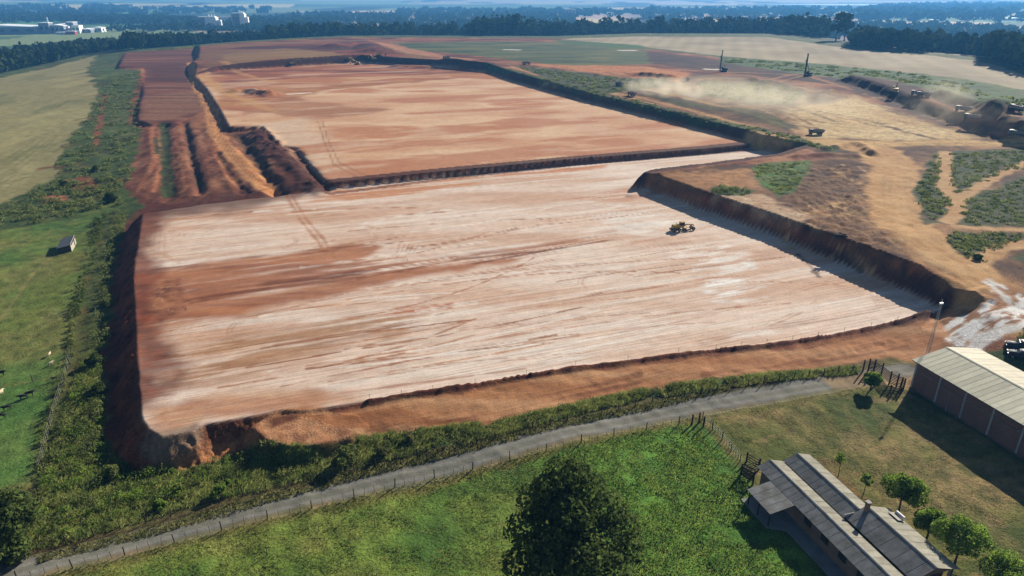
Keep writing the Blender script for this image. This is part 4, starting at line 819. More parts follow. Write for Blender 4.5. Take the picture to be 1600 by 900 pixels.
# ------------------------------------------------------------------ farm buildings
UANG = math.radians(-73.4)
M_ROOFG = mat('grey_fibre_cement', (.2,.205,.205), .9, .45, .7, bump=.2, spec=.1, dirt=(.12,.115,.1)); M_ROOFC = mat('pale_roof_sheet', (.3,.29,.235), .85, .25, .6, spec=.15, dirt=(.2,.185,.145))
M_WROOF = mat('cream_roof_sheet', (.52,.5,.37), .7, .18, .35, dirt=(.42,.4,.3)); M_WROOF2 = mat('light_cream_roof_sheet', (.6,.54,.4), .65, .2, .3, dirt=(.45,.43,.34))  # far slope sheets are a lighter, yellower cream
M_BRICK = brick_mat('red_brick', (.2,.085,.06), (.15,.07,.052), (.14,.12,.105)); M_BRICKH = brick_mat('brown_brick', (.22,.12,.08), (.17,.095,.065), (.15,.13,.11), .8)
def sheet_mesh(w, ln, drop, m, name='roof_sheet', nc=7, amp=.015, th=.012):
    """one corrugated sheet: x across (w), y down the slope (ln), falling by drop"""
    v = []; f = []; k = nc*4
    for j in range(2):
        for i in range(k+1):
            x = (w+.04)*i/k; z = amp*math.cos(i/k*nc*2*math.pi)-drop*j
            v.append((x, ln*j, z))
    n = k+1
    for i in range(k): f.append((i, i+1, n+i+1, n+i))
    v2 = [(a, b, c-th) for a, b, c in v]; o = len(v); v += v2
    f += [tuple(o+t for t in q[::-1]) for q in f[:k]]
    f += [(i+1, i, o+i, o+i+1) for i in range(k)]+[(n+i, n+i+1, o+n+i+1, o+n+i) for i in range(k)]
    me = bpy.data.meshes.new(name); me.from_pydata(v, [], f); me.materials.append(m); return me
def roof_plane(par, x0, x1, yr, zr, ye, ze, m, w=1.05):
    """row of sheets from the ridge (yr, zr) to the eave (ye, ze)"""
    n = max(1, round((x1-x0)/w)); w = (x1-x0)/n; ln = abs(ye-yr); me = sheet_mesh(w, ln, zr-ze, m)
    for k in range(n):
        o = link('roof_sheet', me, par); up = .006*(k % 2)+random.uniform(0, .004)
        if ye > yr: o.location = (x0+k*w, yr, zr+up)
        else: o.location = (x0+(k+1)*w, yr, zr+up); o.rotation_euler = (0, 0, math.pi)
def gable(par, x, y0, z0, yr, zr, y1, z1, m, zb=0.0, th=.15, name='gable_wall'):
    mb = MB(); pr = [(y0, zb), (y1, zb), (y1, z1), (yr, zr), (y0, z0)]; n = 5
    v = [(x-th/2, a, b) for a, b in pr]+[(x+th/2, a, b) for a, b in pr]
    mb.add(v, [tuple(range(n)), tuple(range(2*n-1, n-1, -1))]+[(i, i+n, (i+1) % n+n, (i+1) % n) for i in range(n)]); return mb.build(name, m, par)
def window(par, c, w, h, axis='x', m=M_GLASS):
    wd = MB(); d = (w, .06, h) if axis == 'x' else (.06, w, h); o = wd.box((0,0,0), d).build('window', m, par); o.location = c
    fr = MB()
    for s in (-1, 1):
        fr.box((s*w/2, 0, 0) if axis == 'x' else (0, s*w/2, 0), (.07,.1,h+.07) if axis == 'x' else (.1,.07,h+.07)); fr.box((0,0,s*h/2), (w-.07,.1,.07) if axis == 'x' else (.1,w-.07,.07))
    fr.box((0,0,0), (.05,.09,h-.07) if axis == 'x' else (.09,.05,h-.07)); fr.build('frame', M_DWOOD, o)
    return o
# farmhouse: two parallel ranges, a taller wing in front, a lean-to porch on the left
hz = gz(36, 66); house = empty('farmhouse', (33.7, 73.7, min(hz, 0)), UANG, 'long low brick farmhouse with parallel corrugated roofs and a lean-to porch', 'house')
AX1 = 27.0
roof_plane(house, 0, AX1, .45, 3.5, -1.55, 2.86, M_ROOFG); roof_plane(house, 0, AX1, .45, 3.52, 2.42, 2.9, M_ROOFC)
roof_plane(house, .1, 11.3, 4.55, 3.75, 2.5, 2.98, M_ROOFG); roof_plane(house, .1, 11.3, 4.55, 3.77, 6.6, 3.1, M_ROOFC)
roof_plane(house, 11.4, 21.4, 5.5, 4.1, 2.62, 3.06, M_ROOFG); roof_plane(house, 11.4, 21.4, 5.5, 4.12, 9.1, 2.85, M_ROOFC)
roof_plane(house, 3.0, 7.7, -1.5, 2.85, -4.95, 2.3, M_ROOFG)
for (xa, xb, y, z) in ((0, AX1, .45, 3.54), (.1, 11.3, 4.55, 3.79), (11.4, 21.4, 5.5, 4.14)):
    mb = MB(); mb.prism([(-.16, -.03), (0, .045), (.16, -.03), (.13, -.06), (0, .0), (-.13, -.06)], xa, xb); o = mb.build('ridge_cap', M_ROOFG, house); o.location = (0, 0, 0)
    for v in o.data.vertices: v.co = (v.co.y, y+v.co.x, z+v.co.z)
MB().box((AX1/2, 2.5, 2.78), (AX1, .3, .06)).build('gutter', M_DARKMETAL, house); MB().box((11.35, 3.2, 3.3), (.08, 1.5, .4)).build('flashing', M_CONC, house)
MB().box((13.5, -.8, 1.4), (AX1-.6, .18, 2.75)).build('wall', M_BRICKH, house); MB().box((13.5, 2.25, 1.42), (AX1-.6, .18, 2.8)).build('wall', M_BRICKH, house)
MB().box((5.8, 6.2, 1.5), (10.8, .18, 3.0)).build('wall', M_BRICKH, house); MB().box((16.2, 7.6, 1.5), (9.0, .18, 3.0)).build('wall', M_BRICKH, house)
gable(house, .4, -.8, 2.9, .45, 3.4, 2.25, 2.85, M_BRICKH); gable(house, .45, 2.4, 2.9, 4.55, 3.6, 6.2, 3.1, M_BRICKH); gable(house, 20.7, 2.6, 2.95, 5.5, 3.95, 8.6, 2.9, M_BRICKH, 2.35)
gable(house, 11.7, 2.6, 2.9, 5.5, 3.95, 7.6, 3.2, M_BRICKH); gable(house, AX1-.3, -.8, 2.9, .45, 3.4, 2.25, 2.85, M_BRICKH)
MB().box((18.6, 5.1, 1.4), (.18, 5.0, 2.8)).build('wall', M_BRICKH, house)
for y in (2.9, 5.6, 8.6): MB().box((20.7, y, 1.2), (.16, .16, 2.4)).build('porch_post', M_CONC, house)
for k in range(6): window(house, (9.6+k*2.9, -.92, 1.75), 1.1, .95)
for x, y in ((3.3,-4.7),(7.4,-4.7),(5.3,-4.7)): MB().box((x, y, 1.12), (.14,.14,2.3)).build('porch_post', M_DWOOD, house)
MB().box((5.35, -4.7, 2.2), (4.5,.12,.14)).build('porch_beam', M_DWOOD, house)
ch = MB().box((0,0,.0), (.42,.42,1.6)).box((0,0,.84), (.52,.52,.1)).build('chimney', M_BRICKH, house); ch.location = (11.9, 5.0, 4.2); MB().box((0,0,1.02), (.56,.56,.05)).tube((.15,.15,.86),(.15,.15,1.02),.03).tube((-.15,-.15,.86),(-.15,-.15,1.02),.03).build('chimney_cap', M_CONC, ch)
ht = MB().box((0,0,0), (1.5,.9,.06), rx=-.3).build('solar_panel', M_DARKMETAL, house); ht.location = (13.2, 8.2, 3.35)
MB().tube((-.6,.65,.02),(.6,.65,.02),.2,n=12).build('water_tank', M_WHITE, ht)
for k in range(3): MB().box((14+k*2.2, 7.5, 1.5), (1.0,.1,1.1)).build('window', M_GLASS, house)
def slab(name, pts, z, th, m, label, cat, kind='structure'):
    n = len(pts); mb = MB(); mb.add([(x, y, z-th) for x, y in pts]+[(x, y, z) for x, y in pts], [tuple(range(n-1, -1, -1)), tuple(range(n, 2*n))]+[(i, (i+1) % n, (i+1) % n+n, i+n) for i in range(n)])
    return tag(mb.build(name, m), label, cat, None, kind)
def hl(x, y): return (33.7+x*math.cos(UANG)-y*math.sin(UANG), 73.7+x*math.sin(UANG)+y*math.cos(UANG))
slab('path', [hl(2.2,-5.0), hl(7.6,-5.0), hl(8.6,-2.9), hl(27,-2.9), hl(27,.5), hl(2.2,.5)], max(gz(*hl(5,-3)), gz(*hl(15,-2)), gz(*hl(25,-2)))+.08, .5, mat('path_concrete', (.17,.175,.18), .9, .3, .7, bump=.15), 'grey concrete apron along the farmhouse wall', 'path')
# warehouse
wz = 0.0; wh = empty('brick_shed', (65.3, 97.8, wz), UANG, 'large red brick storage shed with cream gabled sheet roof', 'shed')
WL = 44.0
roof_plane(wh, 0, WL, 6.9, 6.4, 0, 5.15, M_WROOF, 1.0); roof_plane(wh, 0, WL, 6.9, 6.42, 13.8, 5.15, M_WROOF2, 1.0)
mb = MB(); mb.prism([(-.3, -.05), (0, .03), (.3, -.05), (.27, -.08), (0, 0), (-.27, -.08)], 0, WL); o = mb.build('ridge_cap', M_WROOF, wh)
for v in o.data.vertices: v.co = (v.co.y, 6.9+v.co.x, 6.46+v.co.z)
xs = [.75+i*4.62 for i in range(10)]
for i in range(9): MB().box(((xs[i]+xs[i+1])/2, .62, 2.2), (4.62-.3, .2, 4.9)).build('brick_panel', M_BRICK, wh)
for x in xs: MB().box((x, .6, 2.35), (.28,.3,5.3)).build('column', M_CONC, wh)
for i in range(9): MB().box(((xs[i]+xs[i+1])/2, .57, 3.55), (4.62-.3, .2, .22)).build('ring_beam', mat('stained_concrete', (.16,.12,.1), .9, .35, 1.5), wh)
MB().box((WL/2, .6, -.35), (WL-1, .34, 1.3)).build('plinth', mat('stained_plinth', (.1,.075,.06), .95, .4, 1), wh)
MB().box((WL/2, 13.2, 2.3), (WL-1.2, .2, 5.2)).build('wall', M_BRICK, wh)
gable(wh, .7, .7, 5.05, 6.9, 6.25, 13.1, 5.05, M_BRICK, -.5); gable(wh, WL-.8, .7, 5.05, 6.9, 6.25, 13.1, 5.05, M_BRICK, -.5)
MB().box((WL/2, .1, 5.05), (WL, .1, .1)).build('purlin', M_DARKMETAL, wh)
for x in (7.6,): MB().tube((x, .42, -.3), (x, .42, 3.3), .05).build('drainpipe', M_STEEL, wh)
lm = MB().tube((0,0,0), (0,-.7,.15), .03).box((0,-.85,.16), (.18,.4,.08)).build('wall_lamp', M_STEEL, wh); lm.location = (xs[4], .42, 4.1)
# lattice mast beside the shed
mast = empty('lattice_mast', (71.0, 102.7, gz(71.0, 102.7)), .3, 'slim steel lattice mast with lamp head rising behind the brick shed roof', 'mast')
mh = 13.2-gz(71.0, 102.7)-.5; mb = MB(); legs = [(math.cos(a)*.34, math.sin(a)*.34) for a in (0.5, 2.6, 4.7)]
for x, y in legs: MB().tube((x, y, -.2), (x*.55, y*.55, mh), .03, .024, 6).build('leg', M_STEEL, mast)
for k in range(22):
    t0, t1 = k/22, (k+1)/22; f0, f1 = 1-.45*t0, 1-.45*t1
    for i in range(3):
        a, b = legs[i], legs[(i+1) % 3]; mb.tube((a[0]*f0, a[1]*f0, mh*t0), (b[0]*f1, b[1]*f1, mh*t1), .013, n=4, cap=False); mb.tube((a[0]*f1, a[1]*f1, mh*t1), (b[0]*f1, b[1]*f1, mh*t1), .013, n=4, cap=False)
mb.build('bracing', M_STEEL, mast); MB().box((0,0,mh+.25), (.6,.3,.35)).tube((0,0,mh),(0,0,mh+1.0),.03).build('lamp_head', M_STEEL, mast)
# small shed in the left pasture
a_, b_ = np.array(hit(112.5, 393)), np.array(hit(119.5, 380)); dv_ = (b_-a_)[:2]; sl = np.linalg.norm(dv_); sa2 = math.atan2(dv_[1], dv_[0])
sh = empty('field_shed', (a_[0], a_[1], a_[2]), sa2, 'small dark-roofed field shed with pale side wall in the left pasture', 'shed')
M_WW = mat('whitewash', (.34,.31,.25), .9, .2, 2)
MB().box((sl/2, .06, .85), (sl, .12, 2.3)).build('wall', M_WW, sh)
mb = MB()
for x in (.06, sl-.06): mb.add([(x-.06,.12,-.3),(x+.06,.12,-.3),(x+.06,3.0,-.3),(x-.06,3.0,-.3),(x-.06,.12,1.9),(x+.06,.12,1.9),(x+.06,3.0,1.3),(x-.06,3.0,1.3)], [(0,3,2,1),(4,5,6,7),(0,1,5,4),(1,2,6,5),(2,3,7,6),(3,0,4,7)])
mb.box((sl/2, 3.0, .45), (sl-.26, .1, 1.5)).build('end_wall', mat('plank_wall', (.07,.06,.055), .9, .3, 2), sh)
o = MB().box((0, 0, 0), (sl+.5, 3.7, .06), rx=-.16).build('roof', mat('slate_sheet', (.055,.065,.08), .9, .25, 1, spec=.1), sh); o.location = (sl/2, 1.5, 1.62)
MB().box((sl*.7, -.03, .75), (.8,.06,1.7)).build('door', M_DWOOD, sh)
# ------------------------------------------------------------------ fences, gates, posts
POSTM = MB().tube((0,0,-.4),(0,0,1.0),.075,.065,7).mesh('post', M_DWOOD); THINM = MB().box((0,0,.45),(.045,.045,1.0)).mesh('dropper', M_WOOD)
def resample(pts, step):
    pts = [np.array(p[:2]) for p in pts]; out = [pts[0]]; acc = 0
    for a, b in zip(pts[:-1], pts[1:]):
        L_ = np.linalg.norm(b-a); t = step-acc
        while t <= L_: out.append(a+(b-a)*t/L_); t += step
        acc = (L_-(t-step))
    return out
def fence(pts, label, big=5.4, small=1.35, ph=1.4, wires=4, name='wire_fence', cat='fence'):
    st = np.array(pts[0][:2]); root = empty(name, (st[0], st[1], gz(*st)), 0, label, cat); rz = root.location
    B = resample(pts, big)
    for p in B:
        o = link('post', POSTM, root); o.location = (p[0]-rz.x, p[1]-rz.y, gz(*p)-rz.z); o.rotation_euler = (random.uniform(-.05,.05), random.uniform(-.05,.05), random.random()*3); s = random.uniform(.8,1.25); o.scale = (s, s, ph*random.uniform(.9,1.1))
    if small:
        for p in resample(pts, small):
            if min(np.hypot(*(p-b)) for b in B) < .4: continue
            o = link('dropper', THINM, root); o.location = (p[0]-rz.x, p[1]-rz.y, gz(*p)-rz.z); o.scale = (1, 1, ph*random.uniform(.65,.9)); o.rotation_euler = (random.uniform(-.08,.08), random.uniform(-.08,.08), 0)
    mb = MB(); R_ = resample(pts, 2.7)+[np.array(pts[-1][:2])]
    for a, b in zip(R_[:-1], R_[1:]):
        za, zb = gz(*a)-rz.z, gz(*b)-rz.z
        for w in range(wires):
            h = ph*(.25+.7*w/max(1, wires-1)); mb.tube((a[0]-rz.x, a[1]-rz.y, za+h), (b[0]-rz.x, b[1]-rz.y, zb+h), .009, n=3, cap=False)
    mb.build('wire', M_WIRE, root); return root
fence(HH([(-60,928),(67,898),(130,883),(251,853),(367,823),(484,795),(591,768),(697,743),(800,717),(900,694),(990,674),(1080,660)]), 'post and wire fence between the gravel road and the foreground pasture')
fence(HH([(1098,655),(1120,678),(1143,706),(1158,724)]), 'short fence running from the road corner down to the farmhouse gate', 2.6, .65, 1.5)
fence(HH([(60,862),(190,826),(400,772),(560,736),(700,703),(800,679),(900,655),(1050,624),(1200,597),(1345,578)]), 'thin-posted wire fence on the weedy far side of the gravel road', 2.9, 0, 1.35, 3)
fence(HH([(-60,612),(0,603),(50,597),(100,588)]), 'low fence crossing the left pasture above the cows', 5.5, 0, 1.5, 3)
fence(HH([(112,556),(104,585),(90,630),(76,680),(62,735)]), 'hedge-side fence along the right edge of the left pasture', 3.2, 0, 1.5, 3)
# heavy corner posts where the roadside fence turns
for px, py, lb in ((1081,663,'thick dark strainer post left of the pair at the fence corner'),(1092,660,'tallest thick strainer post at the fence corner by the road'),(1099,666,'thick dark strainer post right of the fence corner')):
    mb = MB().tube((0,0,-.5),(.03,.02,1.75),.14,.12,9); o = mb.build('strainer_post', M_DWOOD); o.location = at(px, py); tag(o, lb, 'post', 'strainer posts at the fence corner')
# single posts in the pasture
for k, (px, py, lb) in enumerate([(743.7,780,'lone thin post in the pasture left of the big tree'),(586,824,'lone thin post midway across the foreground pasture'),(417.5,868,'lone thin post at the lower left of the pasture'),(1034,709,'lone thin post behind the big tree near the fence'),(1088.5,812,'lone thin post in the lush grass right of the big tree'),(1182,866,'lone thin post in the lush grass nearest the farmhouse')]):
    mb = MB().tube((0,0,-.3),(.02,0,1.5),.045,.035,6).tube((-.0,0,1.1),(.0,.12,1.1),.02,n=5); o = mb.build('field_post', M_DWOOD); o.location = at(px, py); tag(o, lb, 'post', 'single posts in the pasture')
# wooden rail corral by the shed corner
def rails(name, pts, label, cat, nr=6, ph=2.1, brace=True):
    st = np.array(pts[0][:2]); root = empty(name, (st[0], st[1], gz(*st)), 0, label, cat); rz = root.location
    for p in pts: MB().tube((p[0]-rz.x, p[1]-rz.y, gz(*p)-rz.z-.4), (p[0]-rz.x, p[1]-rz.y, gz(*p)-rz.z+ph*random.uniform(1,1.25)), .13, .12, 8).build('post', M_DWOOD, root)
    for a, b in zip(pts[:-1], pts[1:]):
        a, b = np.array(a), np.array(b); L_ = np.linalg.norm(b-a); ang = math.atan2(b[1]-a[1], b[0]-a[0]); c = (a+b)/2
        for r in range(nr):
            o = MB().box((0,0,0), (L_+.1,.05,.14)).build('rail', M_DWOOD, root); o.location = (c[0]-rz.x, c[1]-rz.y, gz(*c)-rz.z+.3+(ph-.45)*r/(nr-1)); o.rotation_euler = (0, random.uniform(-.015,.015), ang)
    return root
rails('corral_fence', HH([(1356,580),(1364.5,582),(1376,588),(1389,600),(1400,605),(1407,607),(1411,609)]), 'dark wooden rail corral leading to the corner of the brick shed', 'corral', 7)
p0 = at(1348,580); o = MB().tube((0,0,-.4),(0,.02,2.2),.13,.11,8).build('gate_post', M_DWOOD); o.location = p0; tag(o, 'free-standing dark post left of the corral rails', 'post')
q0 = np.array(hit(1391,611)[:2]); rails('loading_frame', [tuple(q0), tuple(q0+[1.2,-.9]), tuple(q0+[1.9,.6])], 'low dark timber frame in front of the corral rails', 'frame', 2, 1.1)
# slatted gate beside the farmhouse
g0, g1 = np.array(hit(1157,744)[:2]), np.array(hit(1176,757)[:2]); ga = math.atan2(*(g1-g0)[::-1]); gl = np.linalg.norm(g1-g0)
gt = empty('slatted_gate', (g0[0], g0[1], gz(*g0)), ga, 'dark slatted timber gate closing the gap by the farmhouse porch', 'gate')
for x in (0, gl): MB().tube((x,0,-.4),(x,0,2.1),.12,.11,8).build('gate_post', M_DWOOD, gt)
for k in range(11): MB().box((.15+(gl-.3)*k/10, 0, 1.0), (.1,.035,1.5)).build('slat', M_DWOOD, gt)
for z in (.4, 1.6): MB().box((gl/2, .05, z), (gl-.1,.05,.12)).build('rail', M_DWOOD, gt)
MB().box((gl/2, .09, 1.0), (math.hypot(gl,1.2)-.2,.05,.1), ry=-math.atan2(1.2, gl)).build('brace', M_DWOOD, gt)
g2 = np.array(hit(1166,722)[:2]); rails('yard_rail', [tuple(g2), tuple(g2+[1.2,-1.6]), tuple(g0+[.15,.25])], 'dark timber rail between the fence end and the slatted gate', 'fence', 4, 1.6)
# survey stakes along the front rim of the platform
ORD = 'first second third fourth fifth sixth seventh eighth ninth tenth eleventh twelfth thirteenth fourteenth fifteenth sixteenth'.split()
for k in range(16):
    t = k/15; px = 610+ (1330-610)*t; py = 616-(616-516)*t-6*math.sin(math.pi*t)*0
    pts = RIDGES[0][0]; i = min(int(t*(len(pts)-2)), len(pts)-3); f = t*(len(pts)-2)-i; x = pts[i][0]*(1-f)+pts[i+1][0]*f; y = pts[i][1]*(1-f)+pts[i+1][1]*f+.7
    o = MB().box((0,0,.4),(.04,.04,.9)).box((.05,0,.78),(.08,.02,.08)).build('survey_stake', M_WOOD); o.location = (x, y, gz(x, y)); tag(o, '%s survey stake from the left along the front rim of the graded platform' % ORD[k], 'stake', 'survey stakes along the platform rim')
# ------------------------------------------------------------------ machines (forward = +x, width = y)
def wheels(par, spots, r, w):
    for x, y in spots:
        t = MB().wheel((0,0,0), r, w).build('wheel', M_BLACK, par, True); t.location = (x, y, r)
        MB().tube((0,-w*.42,0),(0,w*.42,0), r*.56, n=12).build('rim', M_GREYP, t)
def make_grader():
    t = empty('motor_grader', (0,0,0))
    MB().prism([(-4.1,1.0),(-1.2,1.0),(-1.2,2.3),(-1.6,2.5),(-3.9,2.35),(-4.1,1.9)], -.75, .75).build('engine_hood', M_YEL, t, bevel=.06)
    MB().prism([(-1.3,1.1),(.4,1.1),(.4,1.5),(1.6,2.0),(4.0,1.75),(4.4,1.2),(4.4,1.55),(4.0,2.15),(1.6,2.4),(.2,1.9),(-1.3,1.6)], -.2, .2).build('frame', M_YEL, t)
    c = MB().box((-.35,0,2.45), (1.5,1.5,1.6), taper=.9).build('cab', M_YEL, t); MB().box((-.35,0,2.62), (1.54,1.54,.95), taper=.95).build('window', M_GLASS, c); MB().box((-.35,0,3.3), (1.75,1.7,.12)).build('roof', M_YEL, c)
    wheels(t, [(-3.3,1.05),(-3.3,-1.05),(-1.8,1.05),(-1.8,-1.05),(3.9,1.0),(3.9,-1.0)], .68, .42)
    MB().prism([(.85,.05),(1.0,.05),(1.15,.35),(1.05,.75),(.95,.75),(1.0,.38)], -1.85, 1.85).build('blade', M_DARKMETAL, t); MB().tube((1.1,0,.85),(1.1,0,1.0),.7,n=16).build('turntable', M_YEL, t)
    MB().box((2.6,0,1.0), (3.0,.14,.14), ry=-.12).build('drawbar', M_YEL, t); MB().tube((3.9,-.95,.68),(3.9,.95,.68),.12).build('axle', M_DARKMETAL, t)
    MB().box((-4.55,0,.95), (.5,1.5,.5)).tube((-4.6,-.5,.7),(-5.0,-.5,.45),.08).tube((-4.6,.5,.7),(-5.0,.5,.45),.08).build('ripper', M_DARKMETAL, t); MB().tube((-2.4,.3,2.4),(-2.4,.3,3.1),.07).build('exhaust', M_DARKMETAL, t)
    for s in (-1, 1): MB().tube((.9,s*.5,2.2),(1.1,s*.9,.9),.06).build('lift_cylinder', M_DARKMETAL, t)
    return t
def make_truck(m):
    t = empty('dump_truck', (0,0,0))
    MB().box((0,0,.95), (7.6,.9,.3)).build('chassis', M_DARKMETAL, t)
    c = MB().prism([(2.2,1.0),(4.0,1.0),(4.0,1.9),(3.75,2.9),(2.2,2.95)], -1.2, 1.2).build('cab', m, t, bevel=.08); MB().box((3.9,0,2.35), (.12,2.1,.7), ry=-.24).build('windscreen', M_GLASS, c)
    for s in (-1, 1): MB().box((3.1,s*1.21,2.3), (.9,.04,.65)).build('window', M_GLASS, c); MB().box((4.02,s*.85,1.2), (.06,.3,.2)).build('headlight', M_WHITE, c)
    b = MB(); b.add([(1.9,-1.25,1.35),(1.9,1.25,1.35),(-3.9,1.25,1.35),(-3.9,-1.25,1.35),(2.0,-1.35,2.85),(2.0,1.35,2.85),(-4.1,1.35,2.7),(-4.1,-1.35,2.7),(1.85,-1.2,2.85),(1.85,1.2,2.85),(-4.0,1.2,2.7),(-4.0,-1.2,2.7),(1.75,-1.1,1.6),(1.75,1.1,1.6),(-3.8,1.1,1.6),(-3.8,-1.1,1.6)],
        [(0,1,2,3),(0,4,5,1),(1,5,6,2),(2,6,7,3),(3,7,4,0),(4,8,9,5),(5,9,10,6),(6,10,11,7),(7,11,8,4),(8,12,13,9),(9,13,14,10),(10,14,15,11),(11,15,12,8),(12,15,14,13)]); bd = b.build('tipper_bed', M_GREYP, t)
    MB().add([(1.7,-1.05,2.3),(1.7,1.05,2.3),(-3.7,1.05,2.2),(-3.7,-1.05,2.2),(.6,0,3.1),(-2.2,0,3.0)], [(0,1,4),(1,2,5,4),(2,3,5),(3,0,4,5)]).build('soil_load', mat('soil_load', (.14,.065,.04), .95, .4, 2), bd)
    wheels(t, [(3.1,1.0),(3.1,-1.0),(-1.2,1.0),(-1.2,-1.0),(-2.5,1.0),(-2.5,-1.0)], .54, .34); return t
def make_excavator():
    t = empty('excavator', (0,0,0))
    for s in (-1, 1): MB().prism([(-2.0,.25),(-1.7,0),(1.7,0),(2.0,.25),(2.0,.65),(1.7,.9),(-1.7,.9),(-2.0,.65)], s*1.2-.3, s*1.2+.3).build('track', M_DARKMETAL, t)
    b = MB().box((-.5,0,1.75), (3.6,2.6,1.2)).build('body', M_YEL, t, bevel=.1); MB().box((-2.2,0,1.6), (.7,2.5,1.3)).build('counterweight', M_YEL, b, bevel=.12)
    c = MB().box((.7,.75,2.35), (1.5,1.0,1.6), taper=.92).build('cab', M_YEL, t); MB().box((.78,.75,2.5), (1.46,1.04,.95), taper=.95).build('window', M_GLASS, c)
    MB().box((2.5,-.2,3.2), (3.6,.45,.55), ry=-.75).box((4.7,-.2,4.2), (2.0,.4,.5), ry=.25).build('boom', M_YEL, t); a = MB().box((5.9,-.2,2.9), (3.0,.35,.4), ry=1.25).build('arm', M_YEL, t)
    MB().prism([(6.0,1.5),(6.5,1.5),(6.7,.9),(6.2,.35),(5.5,.45),(5.4,.9)], -.75, .35).build('bucket', M_DARKMETAL, a); return t
def make_rig(m=M_DARKMETAL):
    t = empty('piling_rig', (0,0,0))
    for s in (-1, 1): MB().prism([(-2.2,.25),(-1.9,0),(1.9,0),(2.2,.25),(2.2,.65),(1.9,.9),(-1.9,.9),(-2.2,.65)], s*1.3-.3, s*1.3+.3).build('track', M_DARKMETAL, t)
    MB().box((-.6,0,1.8), (4.0,2.6,1.3)).build('body', m, t, bevel=.1); c = MB().box((1.1,.8,2.5), (1.3,.9,1.5), taper=.92).build('cab', m, t); MB().box((1.15,.8,2.6), (1.3,.94,.9)).build('window', M_GLASS, c)
    MB().box((2.4,0,7.0), (.55,.6,13.0)).box((2.4,0,13.7), (1.1,.5,.5)).build('mast', m, t); MB().tube((-.8,.3,2.4),(2.3,.3,8.5),.12).tube((-.8,-.3,2.4),(2.3,-.3,8.5),.12).build('backstay', M_DARKMETAL, t)
    MB().tube((2.95,0,.4),(2.95,0,11),.18,n=8).build('auger', M_DARKMETAL, t); MB().box((2.9,0,9.5), (.7,.9,1.2)).build('drill_head', m, t); return t
def make_car(m, pickup=False):
    t = empty('pickup_truck' if pickup else 'parked_car', (0,0,0)); hgt = 1.75 if pickup else 1.5
    if pickup: pr = [(-2.5,.45),(2.55,.45),(2.6,.85),(2.4,1.05),(1.25,1.12),(.55,1.75),(-.85,1.78),(-1.0,1.12),(-2.6,1.1),(-2.6,.6)]
    else: pr = [(-2.1,.4),(2.15,.4),(2.2,.75),(1.95,.95),(1.0,1.02),(.35,1.5),(-1.1,1.53),(-1.85,1.05),(-2.15,.95),(-2.2,.6)]
    MB().prism(pr, -.85, .85).build('body', m, t, True, .2)
    if pickup: MB().box((.1,0,1.42), (1.35,1.74,.42), taper=.9).box((.86,0,1.42), (.1,1.4,.5), ry=-.8).build('window', M_GLASS, t); MB().box((-1.8,0,1.13), (1.4,1.45,.06)).build('truck_bed', M_BLACK, t)
    else: MB().box((-.4,0,1.25), (1.7,1.74,.36), taper=.88).box((.66,0,1.25), (.08,1.45,.5), ry=-.85).build('window', M_GLASS, t)
    for s in (-1, 1): MB().box((pr[2][0]-.05,s*.62,.78), (.14,.34,.16)).build('headlight', M_WHITE, t)
    wheels(t, [(1.4,.8),(1.4,-.8),(-1.4,.8),(-1.4,-.8)], .36, .24); return t
def place(o, px, py, rz, label, cat, group=None, s=1.0):
    q = at(px, py); o.location = q; o.rotation_euler = (0, 0, rz); o.scale = (s, s, s); tag(o, label, cat, group); return o
place(make_grader(), 1066, 360, math.radians(14), 'yellow motor grader driving alone across the pale graded platform', 'grader', None, .74)
tg = make_truck(mat('truck_green_grey', (.09,.11,.09), .6, .3, 2, dirt=(.16,.12,.08))); tw = make_truck(mat('truck_blue_grey', (.2,.22,.26), .6, .3, 2, dirt=(.2,.15,.1)))
place(tg, 1275, 210, math.radians(178), 'dark dump truck alone on the tan haul road right of the upper platform', 'truck', 'dump trucks', .72)
TR = [(987,150,110,0,'dark dump truck on the lane below the biggest dust cloud'),(968,134,120,0,'dump truck leading the biggest dust cloud'),(698,93,170,0,'dump truck on the track at the far end of the upper platform'),(822,101,10,1,'small dump truck on the orange track beside the green strip'),
      (1434,149,150,1,'left one of two trucks driving close together on dark soil'),(1443,151,150,1,'right one of two trucks on dark soil with dust behind it'),(1505,174,140,1,'pale truck half hidden in dust on the dark slope'),(1519,187,140,0,'blue-grey truck just below the half hidden one'),(1588,173,100,1,'white truck near the right edge on dark soil'),(1590,213,150,0,'dark truck by the right frame edge on the haul road'),(1074,127,80,0,'reddish haulage truck behind the dust beyond the green strip')]
for px, py, a, w, lb in TR:
    o = copy_tree(tw if w else tg); place(o, px, py, math.radians(a), lb, 'truck', 'dump trucks', .78)
for o in [tw]+list(tw.children_recursive): bpy.data.objects.remove(o)
ex0 = make_excavator()
for k, (px, py, a, lb) in enumerate([(458,101,20,'excavator farthest left under the dark far bank'),(546,94,200,'excavator left of the cluster at the far end of the upper platform'),(558,101,170,'excavator on sunlit ground in front of the far bank'),(584,94,150,'excavator working in the middle of the far cluster'),(592,88,30,'excavator highest up the dark soil of the far cluster'),(1398,145,60,'excavator on the dark soil slope at the right')]):
    place(ex0 if k == 0 else copy_tree(ex0), px, py, math.radians(a), lb, 'excavator', 'excavators on the earthworks', 1.0)
rg = make_rig(); place(rg, 1262, 119, math.radians(200), 'dark piling rig with tall mast on brown soil, right one of two', 'rig', 'piling rigs'); place(copy_tree(rg), 1131, 112, math.radians(160), 'dark piling rig with tall mast near the white tarp, left one of two', 'rig', 'piling rigs')
place(make_car(mat('black_car_paint', (.015,.018,.03), .42, .1, 1, spec=.4)), 1596, 560, math.radians(150), 'black parked car at the right frame edge beyond the shed', 'car')
